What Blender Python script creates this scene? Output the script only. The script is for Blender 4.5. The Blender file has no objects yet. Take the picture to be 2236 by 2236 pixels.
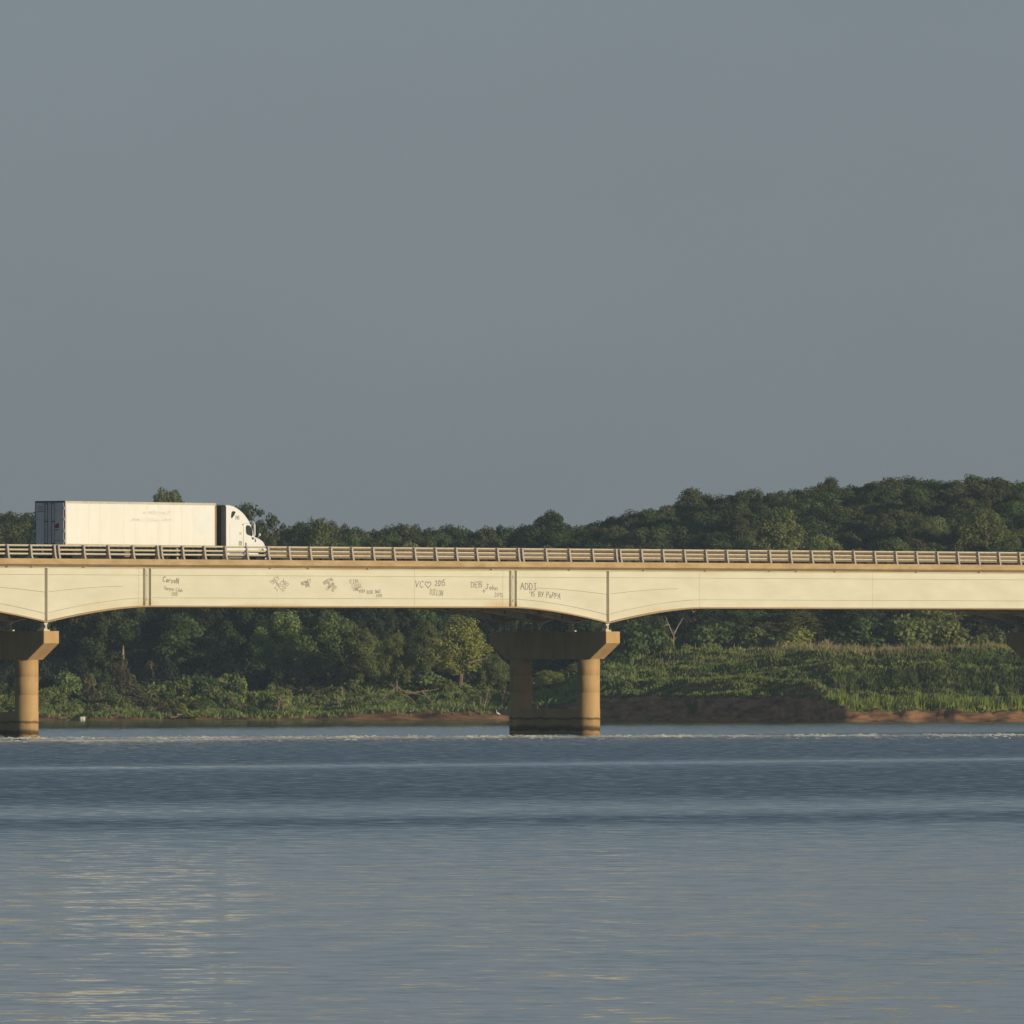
import bpy, math, random
import numpy as np
from mathutils import Vector

# ------------------------------------------------------------------ scene, camera, light
S = bpy.context.scene
COL = S.collection
rad = math.radians
F = 32900.0            # focal length in pixels of the 2236 px photograph
HY = 1497.0            # row of the horizon
CAMZ = 3.36            # camera height above the water
cd = bpy.data.cameras.new("camera"); cam = bpy.data.objects.new("camera", cd); COL.objects.link(cam)
cd.sensor_width = 36.0; cd.lens = F / 2236.0 * 36.0
cd.clip_start = 1.0; cd.clip_end = 30000.0
cam.location = (0, 0, CAMZ)
cam.rotation_euler = (rad(90) + (HY - 1118.0) / F, 0, 0)
S.camera = cam

TH = rad(51.0)                                    # bearing of the bridge
UX, UY = math.cos(TH), math.sin(TH)
P1 = ((98.5 - 1118.0) / F * 1000.0, 1000.0)       # near girder over the first pier
SUN_EL = rad(9.0)
_o = rad(2.0)
sx = math.cos(_o) * UY + math.sin(_o) * UX
sy = -math.cos(_o) * UX + math.sin(_o) * UY
SUN_AZ = math.atan2(sx, sy)

w = bpy.data.worlds.new("World"); S.world = w; w.use_nodes = True
nt = w.node_tree
bg = nt.nodes["Background"]
sky = nt.nodes.new("ShaderNodeTexSky"); sky.sky_type = 'NISHITA'; sky.sun_disc = False
sky.sun_elevation = SUN_EL; sky.sun_rotation = SUN_AZ
sky.air_density = 1.0; sky.dust_density = 2.0; sky.ozone_density = 1.0
# a thin even overcast veil lies over the clear sky: greyer and darker blue higher up
hs = nt.nodes.new("ShaderNodeHueSaturation"); hs.inputs["Saturation"].default_value = 0.6
nt.links.new(sky.outputs[0], hs.inputs["Color"])
tcw = nt.nodes.new("ShaderNodeTexCoord"); spw = nt.nodes.new("ShaderNodeSeparateXYZ")
nt.links.new(tcw.outputs['Generated'], spw.inputs[0])
rw = nt.nodes.new("ShaderNodeValToRGB"); nt.links.new(spw.outputs['Z'], rw.inputs[0])
VEIL = [(0.0,(1.96,2.26,2.42)),(0.045,(2.08,2.50,2.79)),(0.09,(1.55,2.08,2.50)),(0.20,(1.20,1.70,2.22)),(0.45,(0.95,1.36,1.82)),(1.0,(0.75,1.08,1.55))]
while len(rw.color_ramp.elements) > 1: rw.color_ramp.elements.remove(rw.color_ramp.elements[-1])
rw.color_ramp.elements[0].position = 0.0; rw.color_ramp.elements[0].color = (*VEIL[0][1], 1)
for p_, c_ in VEIL[1:]:
    e_ = rw.color_ramp.elements.new(p_); e_.color = (*c_, 1)
mw = nt.nodes.new("ShaderNodeMixRGB"); mw.inputs[0].default_value = 0.94
nt.links.new(hs.outputs[0], mw.inputs[1]); nt.links.new(rw.outputs[0], mw.inputs[2])
nzw = nt.nodes.new("ShaderNodeTexNoise"); nzw.inputs['Scale'].default_value = 22; nzw.inputs['Detail'].default_value = 3
mpw = nt.nodes.new("ShaderNodeMapping"); mpw.inputs['Scale'].default_value = (1,1,2.2)
nt.links.new(tcw.outputs['Generated'], mpw.inputs[0]); nt.links.new(mpw.outputs[0], nzw.inputs['Vector'])
mrw = nt.nodes.new("ShaderNodeMapRange"); mrw.inputs[1].default_value = .25; mrw.inputs[2].default_value = .75; mrw.inputs[3].default_value = .965; mrw.inputs[4].default_value = 1.035
nt.links.new(nzw.outputs['Fac'], mrw.inputs[0])
vsw = nt.nodes.new("ShaderNodeVectorMath"); vsw.operation = 'SCALE'; nt.links.new(mw.outputs[0], vsw.inputs[0]); nt.links.new(mrw.outputs[0], vsw.inputs['Scale'])
nt.links.new(vsw.outputs[0], bg.inputs[0])
bg.inputs[1].default_value = 0.10

sl = bpy.data.lights.new("sun", 'SUN'); so = bpy.data.objects.new("sun", sl); COL.objects.link(so)
sl.energy = 3.5; sl.angle = rad(0.55); sl.color = (1.0, 0.865, 0.64)
sd = Vector((sx * math.cos(SUN_EL), sy * math.cos(SUN_EL), math.sin(SUN_EL)))
so.rotation_euler = sd.to_track_quat('Z', 'Y').to_euler()
so.location = (0, 0, 200)

S.view_settings.view_transform = 'Standard'; S.view_settings.look = 'None'
S.view_settings.exposure = 0.0; S.view_settings.gamma = 1.0
S.render.engine = 'CYCLES'
S.cycles.use_denoising = True
S.cycles.max_bounces = 8; S.cycles.diffuse_bounces = 3; S.cycles.glossy_bounces = 3
S.cycles.transmission_bounces = 4; S.cycles.transparent_max_bounces = 4
S.cycles.sample_clamp_indirect = 3.0

# ------------------------------------------------------------------ helpers
RNG = random.Random(7)
NR = np.random.RandomState(11)

def to_u(px, v=0.0):
    """distance along the bridge of the point seen in column px on the plane v."""
    k = (px - 1118.0) / F
    return (k * (P1[1] + UX * v) - P1[0] + UY * v) / (UX - k * UY)
def dep(u, v=0.0): return P1[1] + UY * u + UX * v
def to_z(y, d): return CAMZ + (HY - y) * d / F
def at(px, Y): return (px - 1118.0) / F * Y

class MB:
    """collects faces; build() links them as ONE mesh object"""
    def __init__(s): s.v = []; s.f = []
    def add(s, vs, fs):
        n = len(s.v); s.v += [tuple(p) for p in vs]; s.f += [tuple(i + n for i in f) for f in fs]
    def box(s, x0, x1, y0, y1, z0, z1):
        s.add([(x0,y0,z0),(x1,y0,z0),(x1,y1,z0),(x0,y1,z0),(x0,y0,z1),(x1,y0,z1),(x1,y1,z1),(x0,y1,z1)],
              [(0,3,2,1),(4,5,6,7),(0,1,5,4),(1,2,6,5),(2,3,7,6),(3,0,4,7)])
    def bevbox(s, x0, x1, y0, y1, z0, z1, b=0.02):
        """box with its four long upright edges chamfered"""
        p = [(x0+b,y0),(x1-b,y0),(x1,y0+b),(x1,y1-b),(x1-b,y1),(x0+b,y1),(x0,y1-b),(x0,y0+b)]
        n = len(p); s.add([(a,c,z0) for a,c in p]+[(a,c,z1) for a,c in p],
            [tuple(range(n-1,-1,-1)), tuple(range(n,2*n))]+[(i,(i+1)%n,(i+1)%n+n,i+n) for i in range(n)])
    def prism_y(s, poly, y0, y1):
        """polygon in x,z pushed along y"""
        n = len(poly)
        s.add([(a,y0,c) for a,c in poly]+[(a,y1,c) for a,c in poly],
              [tuple(range(n)), tuple(range(2*n-1,n-1,-1))]+[((i+1)%n,i,i+n,(i+1)%n+n) for i in range(n)])
    def prism_x(s, poly, xs, grade=0.0):
        """polygon in y,z swept along the x stations"""
        n = len(poly); vs = []
        for x in xs: vs += [(x,a,c+grade*x) for a,c in poly]
        fs = [tuple(range(n-1,-1,-1)), tuple(range((len(xs)-1)*n, len(xs)*n))]
        for k in range(len(xs)-1):
            o = k*n
            fs += [(o+i,o+(i+1)%n,o+n+(i+1)%n,o+n+i) for i in range(n)]
        s.add(vs, fs)
    def tube(s, pts, rs, n=6):
        pts = [Vector(p) for p in pts]
        if not hasattr(rs, '__len__'): rs = [rs]*len(pts)
        vs = []
        for i, p in enumerate(pts):
            d = (pts[min(i+1,len(pts)-1)] - pts[max(i-1,0)]).normalized()
            a = d.orthogonal().normalized() if abs(d.z) > .9 else d.cross(Vector((0,0,1))).normalized()
            b = d.cross(a)
            for k in range(n):
                t = 2*math.pi*k/n
                vs.append(p + (a*math.cos(t)+b*math.sin(t))*rs[i])
        fs = [tuple(range(n-1,-1,-1)), tuple(range((len(pts)-1)*n, len(pts)*n))]
        for i in range(len(pts)-1):
            o = i*n
            fs += [(o+k,o+(k+1)%n,o+n+(k+1)%n,o+n+k) for k in range(n)]
        s.add(vs, fs)
    def lathe(s, prof, c=(0,0,0), n=24, axis='z'):
        vs = []
        for r, h in prof:
            for k in range(n):
                t = 2*math.pi*k/n
                a, b = r*math.cos(t), r*math.sin(t)
                vs.append((c[0]+a,c[1]+b,c[2]+h) if axis=='z' else (c[0]+a,c[1]+h,c[2]+b))
        m = len(prof); fs = []
        for i in range(m-1):
            for k in range(n):
                q = (i*n+k, i*n+(k+1)%n, (i+1)*n+(k+1)%n, (i+1)*n+k)
                fs.append(q if axis=='z' else q[::-1])
        a, b = tuple(range(n-1,-1,-1)), tuple(range((m-1)*n, m*n))
        fs += [a, b] if axis=='z' else [a[::-1], b[::-1]]
        s.add(vs, fs)
    def mesh(s, name, mat, smooth=False):
        me = bpy.data.meshes.new(name); me.from_pydata(s.v, [], s.f); me.update()
        if mat: me.materials.append(mat)
        if smooth: me.polygons.foreach_set('use_smooth', [True]*len(me.polygons))
        return me
    def build(s, name, mat, parent=None, smooth=False):
        return link(name, s.mesh(name, mat, smooth), parent)

def link(name, me, parent=None):
    o = bpy.data.objects.new(name, me); COL.objects.link(o)
    if parent: o.parent = parent
    return o
def np_mesh(name, V, Q, mat):
    """V (n,3), Q (m,k) -> mesh"""
    V = np.asarray(V, dtype=np.float32); Q = np.asarray(Q, dtype=np.int32); k = Q.shape[1]
    me = bpy.data.meshes.new(name)
    me.vertices.add(len(V)); me.vertices.foreach_set('co', V.ravel())
    me.loops.add(Q.size); me.loops.foreach_set('vertex_index', Q.ravel())
    me.polygons.add(len(Q)); me.polygons.foreach_set('loop_start', np.arange(0, Q.size, k, dtype=np.int32))
    me.polygons.foreach_set('loop_total', np.full(len(Q), k, dtype=np.int32))
    me.update(calc_edges=True); me.validate()
    me.materials.append(mat)
    return me
def empty(name, loc=(0,0,0), rz=0.0):
    o = bpy.data.objects.new(name, None); COL.objects.link(o)
    o.location = loc; o.rotation_euler = (0,0,rz); o.empty_display_size = 0.5
    return o
def tag(o, label=None, cat=None, group=None, kind=None):
    if label: o['label'] = label
    if cat: o['category'] = cat
    if group: o['group'] = group
    if kind: o['kind'] = kind
    return o
def dup(o, parent=None):
    c = o.copy(); COL.objects.link(c)
    if parent: c.parent = parent
    for ch in o.children: dup(ch, c)
    return c

# ------------------------------------------------------------------ materials
def mat(name, col, rough=0.6, metal=0.0, var=0.12, scale=2.0, col2=None, bump=0.0, stretch=None, spec=0.3):
    m = bpy.data.materials.new(name); m.use_nodes = True
    t = m.node_tree; b = t.nodes["Principled BSDF"]
    b.inputs['Roughness'].default_value = rough; b.inputs['Metallic'].default_value = metal
    b.inputs['Specular IOR Level'].default_value = spec
    tc = t.nodes.new("ShaderNodeTexCoord"); mp = t.nodes.new("ShaderNodeMapping")
    if stretch: mp.inputs['Scale'].default_value = stretch
    t.links.new(tc.outputs['Object'], mp.inputs[0])
    n = t.nodes.new("ShaderNodeTexNoise"); n.inputs['Scale'].default_value = scale; n.inputs['Detail'].default_value = 6
    n.inputs['Roughness'].default_value = 0.6
    t.links.new(mp.outputs[0], n.inputs['Vector'])
    r = t.nodes.new("ShaderNodeValToRGB")
    c2 = col2 or tuple(c*(1-var*2.2) for c in col)
    r.color_ramp.elements[0].position = 0.3; r.color_ramp.elements[1].position = 0.72
    r.color_ramp.elements[0].color = (*c2, 1); r.color_ramp.elements[1].color = (*[min(1,c*(1+var)) for c in col], 1)
    t.links.new(n.outputs['Fac'], r.inputs[0]); t.links.new(r.outputs[0], b.inputs['Base Color'])
    if bump:
        bm = t.nodes.new("ShaderNodeBump"); bm.inputs['Strength'].default_value = bump; bm.inputs['Distance'].default_value = 0.05
        t.links.new(n.outputs['Fac'], bm.inputs['Height']); t.links.new(bm.outputs[0], b.inputs['Normal'])
    m['_out'] = r.name
    return m

def leaf_mat(name, col, col2, trans=0.3, scale=0.55):
    m = bpy.data.materials.new(name); m.use_nodes = True
    t = m.node_tree; t.nodes.remove(t.nodes["Principled BSDF"])
    out = t.nodes["Material Output"]
    tc = t.nodes.new("ShaderNodeTexCoord"); n = t.nodes.new("ShaderNodeTexNoise")
    n.inputs['Scale'].default_value = scale; n.inputs['Detail'].default_value = 4
    t.links.new(tc.outputs['Object'], n.inputs['Vector'])
    r = t.nodes.new("ShaderNodeValToRGB")
    r.color_ramp.elements[0].position = 0.32; r.color_ramp.elements[1].position = 0.68
    r.color_ramp.elements[0].color = (*col2, 1); r.color_ramp.elements[1].color = (*col, 1)
    t.links.new(n.outputs['Fac'], r.inputs[0])
    oi = t.nodes.new("ShaderNodeObjectInfo")
    mr = t.nodes.new("ShaderNodeMapRange"); mr.inputs[3].default_value = 0.7; mr.inputs[4].default_value = 1.3
    t.links.new(oi.outputs['Random'], mr.inputs[0])
    h = t.nodes.new("ShaderNodeHueSaturation"); t.links.new(r.outputs[0], h.inputs['Color'])
    t.links.new(mr.outputs[0], h.inputs['Value'])
    m2 = t.nodes.new("ShaderNodeMapRange"); m2.inputs[3].default_value = 0.485; m2.inputs[4].default_value = 0.515
    fr = t.nodes.new("ShaderNodeMath"); fr.operation = 'MULTIPLY'; fr.inputs[1].default_value = 7.31
    f2 = t.nodes.new("ShaderNodeMath"); f2.operation = 'FRACT'
    t.links.new(oi.outputs['Random'], fr.inputs[0]); t.links.new(fr.outputs[0], f2.inputs[0])
    t.links.new(f2.outputs[0], m2.inputs[0]); t.links.new(m2.outputs[0], h.inputs['Hue'])
    d = t.nodes.new("ShaderNodeBsdfDiffuse"); tr = t.nodes.new("ShaderNodeBsdfTranslucent")
    mx = t.nodes.new("ShaderNodeMixShader"); mx.inputs[0].default_value = trans
    t.links.new(h.outputs[0], d.inputs[0]); t.links.new(h.outputs[0], tr.inputs[0])
    t.links.new(d.outputs[0], mx.inputs[1]); t.links.new(tr.outputs[0], mx.inputs[2])
    t.links.new(mx.outputs[0], out.inputs[0])
    return m

M = {}
M['paint'] = mat("cream_girder_paint", (0.72,0.695,0.555), 0.6, var=0.02, scale=0.5, stretch=(0.6,1,2.0), col2=(0.65,0.615,0.47))
M['paint_dull'] = mat("weathered_cream_paint", (0.50,0.45,0.33), 0.7, var=0.1, scale=3)
M['seam'] = mat("dark_seam", (0.40,0.35,0.25), 0.8, var=0.15, scale=4)  # darker than the web paint, for ledge lines and scuppers
M['seaml'] = mat('faint_plate_seam', (0.60,0.56,0.42), 0.7, var=0.1, scale=3)
M['rust'] = mat("rusty_flange", (0.30,0.20,0.11), 0.8, var=0.2, scale=2.5, col2=(0.42,0.30,0.16))
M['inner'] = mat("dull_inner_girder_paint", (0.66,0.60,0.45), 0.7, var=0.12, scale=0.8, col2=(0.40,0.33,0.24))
M['deck'] = mat("tan_deck_concrete", (0.52,0.38,0.20), 0.85, var=0.12, scale=0.8, stretch=(1,1,3), col2=(0.40,0.27,0.13), bump=0.2)
M['road'] = mat("asphalt", (0.06,0.06,0.06), 0.9, var=0.2, scale=5)
M['rail'] = mat("galvanised_rail", (0.68,0.60,0.43), 0.5, metal=0.0, var=0.08, scale=3)
M['railt'] = mat('tan_far_rail', (0.29,0.20,0.125), 0.7, var=0.12, scale=3)  # lower far rails, a darker tan than the near ones
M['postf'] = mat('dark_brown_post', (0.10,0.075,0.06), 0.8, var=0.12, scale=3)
M['railf'] = mat('brown_far_rail', (0.21,0.125,0.075), 0.7, var=0.15, scale=3)  # top far rail, the darkest brown of the bars
M['post'] = mat("galvanised_post", (0.50,0.44,0.37), 0.6, metal=0.0, var=0.1, scale=8)
M['bear'] = mat("bearing_steel", (0.62,0.59,0.48), 0.6, var=0.06, scale=3)
M['ink'] = mat("black_spray_ink", (0.21,0.20,0.18), 0.8, var=0.3, scale=6)
M['ink2'] = mat("faded_spray_ink", (0.36,0.335,0.27), 0.8, var=0.3, scale=6)

def stain(m, spots, col):
    """old rust stains at given places on the girder (local x, z, half width, half height, strength)"""
    t = m.node_tree; b = t.nodes["Principled BSDF"]; src = b.inputs['Base Color'].links[0].from_socket
    tc = t.nodes.new("ShaderNodeTexCoord"); n = t.nodes.new("ShaderNodeTexNoise"); n.inputs['Scale'].default_value = 2.2; n.inputs['Detail'].default_value = 5
    mp = t.nodes.new("ShaderNodeMapping"); mp.inputs['Scale'].default_value = (2.5,1,.5); t.links.new(tc.outputs['Object'], mp.inputs[0]); t.links.new(mp.outputs[0], n.inputs['Vector'])
    for (x, z, wx, wz, k) in spots:
        mpp = t.nodes.new("ShaderNodeMapping"); mpp.inputs['Location'].default_value = (-x/wx, 0, -z/wz); mpp.inputs['Scale'].default_value = (1/wx, 0, 1/wz)
        t.links.new(tc.outputs['Object'], mpp.inputs[0])
        ln = t.nodes.new("ShaderNodeVectorMath"); ln.operation = 'LENGTH'; t.links.new(mpp.outputs[0], ln.inputs[0])
        r = t.nodes.new("ShaderNodeMapRange"); r.inputs[1].default_value = 1; r.inputs[2].default_value = 0.1; r.inputs[3].default_value = 0; r.inputs[4].default_value = k
        t.links.new(ln.outputs['Value'], r.inputs[0])
        mu = t.nodes.new("ShaderNodeMath"); mu.operation = 'MULTIPLY'; t.links.new(r.outputs[0], mu.inputs[0]); t.links.new(n.outputs['Fac'], mu.inputs[1])
        mx = t.nodes.new("ShaderNodeMixRGB"); mx.inputs[2].default_value = (*col,1); t.links.new(mu.outputs[0], mx.inputs[0]); t.links.new(src, mx.inputs[1]); src = mx.outputs[0]
    t.links.new(src, b.inputs['Base Color'])
_uh = to_u(1118); _ug = to_u(319)
stain(M['paint'], [(_uh-1.3,8.85,2.4,.5,1.2),(_uh+.2,8.8,.7,.45,1.0),(_ug,8.85,1.6,.4,.9),(to_u(600),8.70,5.0,.30,1.1),(to_u(540),8.7,2.5,.22,.9),(to_u(1450),8.55,4,.5,.7),(to_u(1740),8.75,4,.25,.7),(to_u(250),8.55,5,.5,.5),(to_u(1545),11.25,2,.35,.6),(to_u(780),11.25,4,.25,.4)], (0.55,0.36,0.12))

def pier_mat():
    m = mat("stained_pier_concrete", (0.57,0.375,0.17), 0.85, var=0.07, scale=1.5, stretch=(1,1,0.22), col2=(0.43,0.27,0.12), bump=0.1)
    t = m.node_tree; b = t.nodes["Principled BSDF"]; ramp = t.nodes[m['_out']]
    tc = t.nodes.new("ShaderNodeTexCoord"); sp = t.nodes.new("ShaderNodeSeparateXYZ")
    t.links.new(tc.outputs['Object'], sp.inputs[0])
    n = t.nodes.new("ShaderNodeTexNoise"); n.inputs['Scale'].default_value = 1.3; n.inputs['Detail'].default_value = 5
    t.links.new(tc.outputs['Object'], n.inputs['Vector'])
    a = t.nodes.new("ShaderNodeMath"); a.operation = 'MULTIPLY_ADD'; a.inputs[1].default_value = 0.40; 
    t.links.new(n.outputs['Fac'], a.inputs[0]); t.links.new(sp.outputs['Z'], a.inputs[2])
    r = t.nodes.new("ShaderNodeValToRGB"); cr = r.color_ramp
    mr = t.nodes.new("ShaderNodeMapRange"); mr.inputs[1].default_value = 0.0; mr.inputs[2].default_value = 2.0
    t.links.new(a.outputs[0], mr.inputs[0]); t.links.new(mr.outputs[0], r.inputs[0])
    cr.elements[0].position = 0.0; cr.elements[0].color = (0.75,0.7,0.6,1)
    cr.elements[1].position = 1.0; cr.elements[1].color = (1,1,1,1)
    for p, c in ((0.125,(0.7,0.68,0.6)),(0.16,(0.16,0.17,0.14)),(0.27,(0.2,0.2,0.17)),(0.37,(0.82,0.82,0.8)),(0.515,(0.8,0.78,0.74)),(0.545,(0.3,0.28,0.27)),(0.585,(0.34,0.31,0.28)),(0.625,(0.95,0.95,0.95))):
        e = cr.elements.new(p); e.color = (*c,1)
    mx = t.nodes.new("ShaderNodeMixRGB"); mx.blend_type = 'MULTIPLY'; mx.inputs[0].default_value = 1
    t.links.new(ramp.outputs[0], mx.inputs[1]); t.links.new(r.outputs[0], mx.inputs[2])
    t.links.new(mx.outputs[0], b.inputs['Base Color'])
    return m
M['pier'] = pier_mat()

# ------------------------------------------------------------------ terrain
SKY = [(-400,1112),(0,1110),(60,1109),(110,1112),(200,1125),(300,1110),(340,1110),(366,1106),(395,1110),(430,1118),(470,1126),(529,1134),(562,1150),(589,1152),(605,1150),(622,1146),(632,1147),(653,1138),(688,1127),
 (732,1135),(765,1137),(806,1151),(831,1147),(856,1141),(877,1139),(910,1138),(931,1149),(968,1139),(1001,1145),(1034,1156),(1060,1145),(1086,1137),(1105,1143),(1129,1133),(1150,1137),
 (1179,1124),(1200,1113),(1216,1126),(1241,1145),(1256,1160),(1270,1143),(1307,1131),(1340,1124),(1377,1115),(1430,1099),(1465,1100),(1479,1096),(1516,1090),(1543,1088),(1552,1087),(1586,1072),
 (1640,1059),(1683,1072),(1736,1062),(1785,1057),(1806,1056),(1827,1056),(1840,1057),(1892,1051),(1951,1035),(1977,1035),(2020,1043),(2069,1048),(2111,1033),(2149,1033),(2181,1043),(2236,1046),(2700,1030)]
SKX = np.array([p[0] for p in SKY], float); SKYY = np.array([p[1] for p in SKY], float)
def skyline(px): return float(np.interp(px, SKX, SKYY))
def ridge_top(px, Y): return to_z(skyline(px), Y)
_rx = np.linspace(-2000, 4000, 240)
_rz = np.array([np.mean([skyline(q) for q in np.linspace(x-160, x+160, 15)]) for x in _rx])
def smooth(a, b, x):
    t = np.clip((x-a)/(b-a), 0, 1); return t*t*(3-2*t)
def shore(X):
    """the water's edge: level on the left, then the land comes forward to a headland on the right"""
    X = np.asarray(X, float)
    s = 1452.0 - 42.0*np.clip((X-6)/23.0, 0, 1) - 16.0*smooth(27.5, 31, X)
    return s + 0.6*np.sin(X*0.55) + 0.45*np.sin(X*1.31+1)
def ground(X, Y):
    X = np.asarray(X, float); Y = np.asarray(Y, float)
    e = Y - shore(X)
    right = smooth(0, 9, X)
    head = smooth(28, 31.5, X)
    bed = -2.5*smooth(0, -12, e)
    zl = bed + (0.38+0.55*smooth(-22,-6,X)+0.15*np.sin(X*.8))*smooth(-0.3, 3.2, e) + 2.0*smooth(6, 45, e) + 1.5*smooth(45, 90, e)
    # the cove: its bank runs away from the sun, so cliff and slope lie in their own shade
    k = e*0.52
    wig = 0.6*np.sin(X*0.7)+0.5*np.sin(Y*0.45+1)
    zc = bed + 2.3*smooth(-0.2, 1.0, k+wig*.3) + 1.5*smooth(1.2, 8.5, k+wig*1.4) + 2.9*smooth(7, 38, k)
    zh = bed + (1.05+.10*np.sin(X*1.9)+.08*np.sin(X*4.3+1)+.12*np.sin(X*.63+2))*smooth(-0.4, 2.3+.35*np.sin(X*2.7)+.4*np.sin(X*6.1+Y), e) + 0.35*smooth(3, 9, e) + 3.4*smooth(14, 44, e) + 1.9*smooth(44, 96, e)
    z = zl*(1-right) + right*(zc*(1-head) + zh*head)
    # low ledges run across the meadow
    z = z + right*smooth(12, 26, e)*(0.30*np.sin(Y*0.30+X*0.10)+0.20*np.sin(Y*0.51+X*0.03+2)+0.16*np.sin(X*0.42-Y*0.05))
    px = X/1660.0*F+1118.0
    hz = CAMZ + (HY - np.interp(px, _rx, _rz))*1660.0/F - 9.5
    z = z + smooth(1520, 1650, Y)*np.maximum(hz-6.0, 0)
    far = smooth(1900, 3200, Y)
    z = z*(1-far) + 4.0*far
    return z + smooth(0.5, 3, e)*(0.12*np.sin(X*1.7+Y*0.9)+0.10*np.sin(X*0.9-Y*1.6+1))
def gz(X, Y): return float(ground(X, Y))

def terrain_mat():
    m = bpy.data.materials.new("bank_soil_and_turf"); m.use_nodes = True
    t = m.node_tree; b = t.nodes["Principled BSDF"]; b.inputs['Roughness'].default_value = 0.95
    b.inputs['Specular IOR Level'].default_value = 0.1
    tc = t.nodes.new("ShaderNodeTexCoord"); sp = t.nodes.new("ShaderNodeSeparateXYZ"); t.links.new(tc.outputs['Object'], sp.inputs[0])
    n = t.nodes.new("ShaderNodeTexNoise"); n.inputs['Scale'].default_value = 0.35; n.inputs['Detail'].default_value = 8; n.inputs['Roughness'].default_value = 0.7
    t.links.new(tc.outputs['Object'], n.inputs['Vector'])
    n2 = t.nodes.new("ShaderNodeTexNoise"); n2.inputs['Scale'].default_value = 1.9; n2.inputs['Detail'].default_value = 10; n2.inputs['Roughness'].default_value = 0.68
    mp = t.nodes.new("ShaderNodeMapping"); mp.inputs['Scale'].default_value = (.22,.22,.9); t.links.new(tc.outputs['Object'], mp.inputs[0]); t.links.new(mp.outputs[0], n2.inputs['Vector'])
    soil = t.nodes.new("ShaderNodeValToRGB"); soil.color_ramp.elements[0].color = (0.085,0.045,0.028,1); soil.color_ramp.elements[1].color = (0.46,0.25,0.125,1)
    soil.color_ramp.elements[0].position = .35; soil.color_ramp.elements[1].position = .65
    t.links.new(n2.outputs['Fac'], soil.inputs[0])
    turf = t.nodes.new("ShaderNodeValToRGB"); turf.color_ramp.elements[0].color = (0.030,0.048,0.016,1); turf.color_ramp.elements[1].color = (0.07,0.085,0.028,1)
    t.links.new(n.outputs['Fac'], turf.inputs[0])
    a = t.nodes.new("ShaderNodeMath"); a.operation = 'MULTIPLY_ADD'; a.inputs[1].default_value = 1.4
    t.links.new(n.outputs['Fac'], a.inputs[0]); t.links.new(sp.outputs['Z'], a.inputs[2])
    mr = t.nodes.new("ShaderNodeMapRange"); mr.inputs[1].default_value = 1.55; mr.inputs[2].default_value = 1.95
    t.links.new(a.outputs[0], mr.inputs[0])
    mx = t.nodes.new("ShaderNodeMixRGB"); t.links.new(mr.outputs[0], mx.inputs[0]); t.links.new(soil.outputs[0], mx.inputs[1]); t.links.new(turf.outputs[0], mx.inputs[2])
    ge = t.nodes.new("ShaderNodeNewGeometry"); sn = t.nodes.new("ShaderNodeSeparateXYZ"); t.links.new(ge.outputs['True Normal'], sn.inputs[0])
    st_ = t.nodes.new("ShaderNodeMapRange"); st_.inputs[1].default_value = 0.80; st_.inputs[2].default_value = 0.90; t.links.new(sn.outputs['Z'], st_.inputs[0])
    mu = t.nodes.new("ShaderNodeMath"); mu.operation = 'MULTIPLY'; t.links.new(st_.outputs[0], mu.inputs[0]); t.links.new(mr.outputs[0], mu.inputs[1]); t.links.new(mu.outputs[0], mx.inputs[0])
    t.links.new(mx.outputs[0], b.inputs['Base Color'])
    bm = t.nodes.new("ShaderNodeBump"); bm.inputs['Distance'].default_value = 0.1; bm.inputs['Strength'].default_value = 0.3
    t.links.new(n2.outputs['Fac'], bm.inputs['Height']); t.links.new(bm.outputs[0], b.inputs['Normal'])
    return m
M['terrain'] = terrain_mat()

xs = np.concatenate([np.linspace(-6000,-400,12), np.linspace(-360,-80,20), np.linspace(-75,75,321), np.linspace(80,360,20), np.linspace(400,6000,12)])
ys = np.concatenate([np.linspace(-1500,1300,12), np.linspace(1330,1384,10), np.linspace(1386,1480,190), np.linspace(1482,1700,60), np.linspace(1720,2600,20), np.linspace(2800,15000,8)])
GX, GY = np.meshgrid(xs, ys); GZ = ground(GX, GY)
ii = np.arange(len(ys)*len(xs)).reshape(len(ys), len(xs))
Q = np.stack([ii[:-1,:-1], ii[:-1,1:], ii[1:,1:], ii[1:,:-1]], -1).reshape(-1,4)
me = np_mesh("terrain", np.stack([GX,GY,GZ],-1).reshape(-1,3), Q, M['terrain'])
me.polygons.foreach_set('use_smooth', [True]*len(me.polygons))
tag(link("terrain", me), kind='structure')

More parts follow.
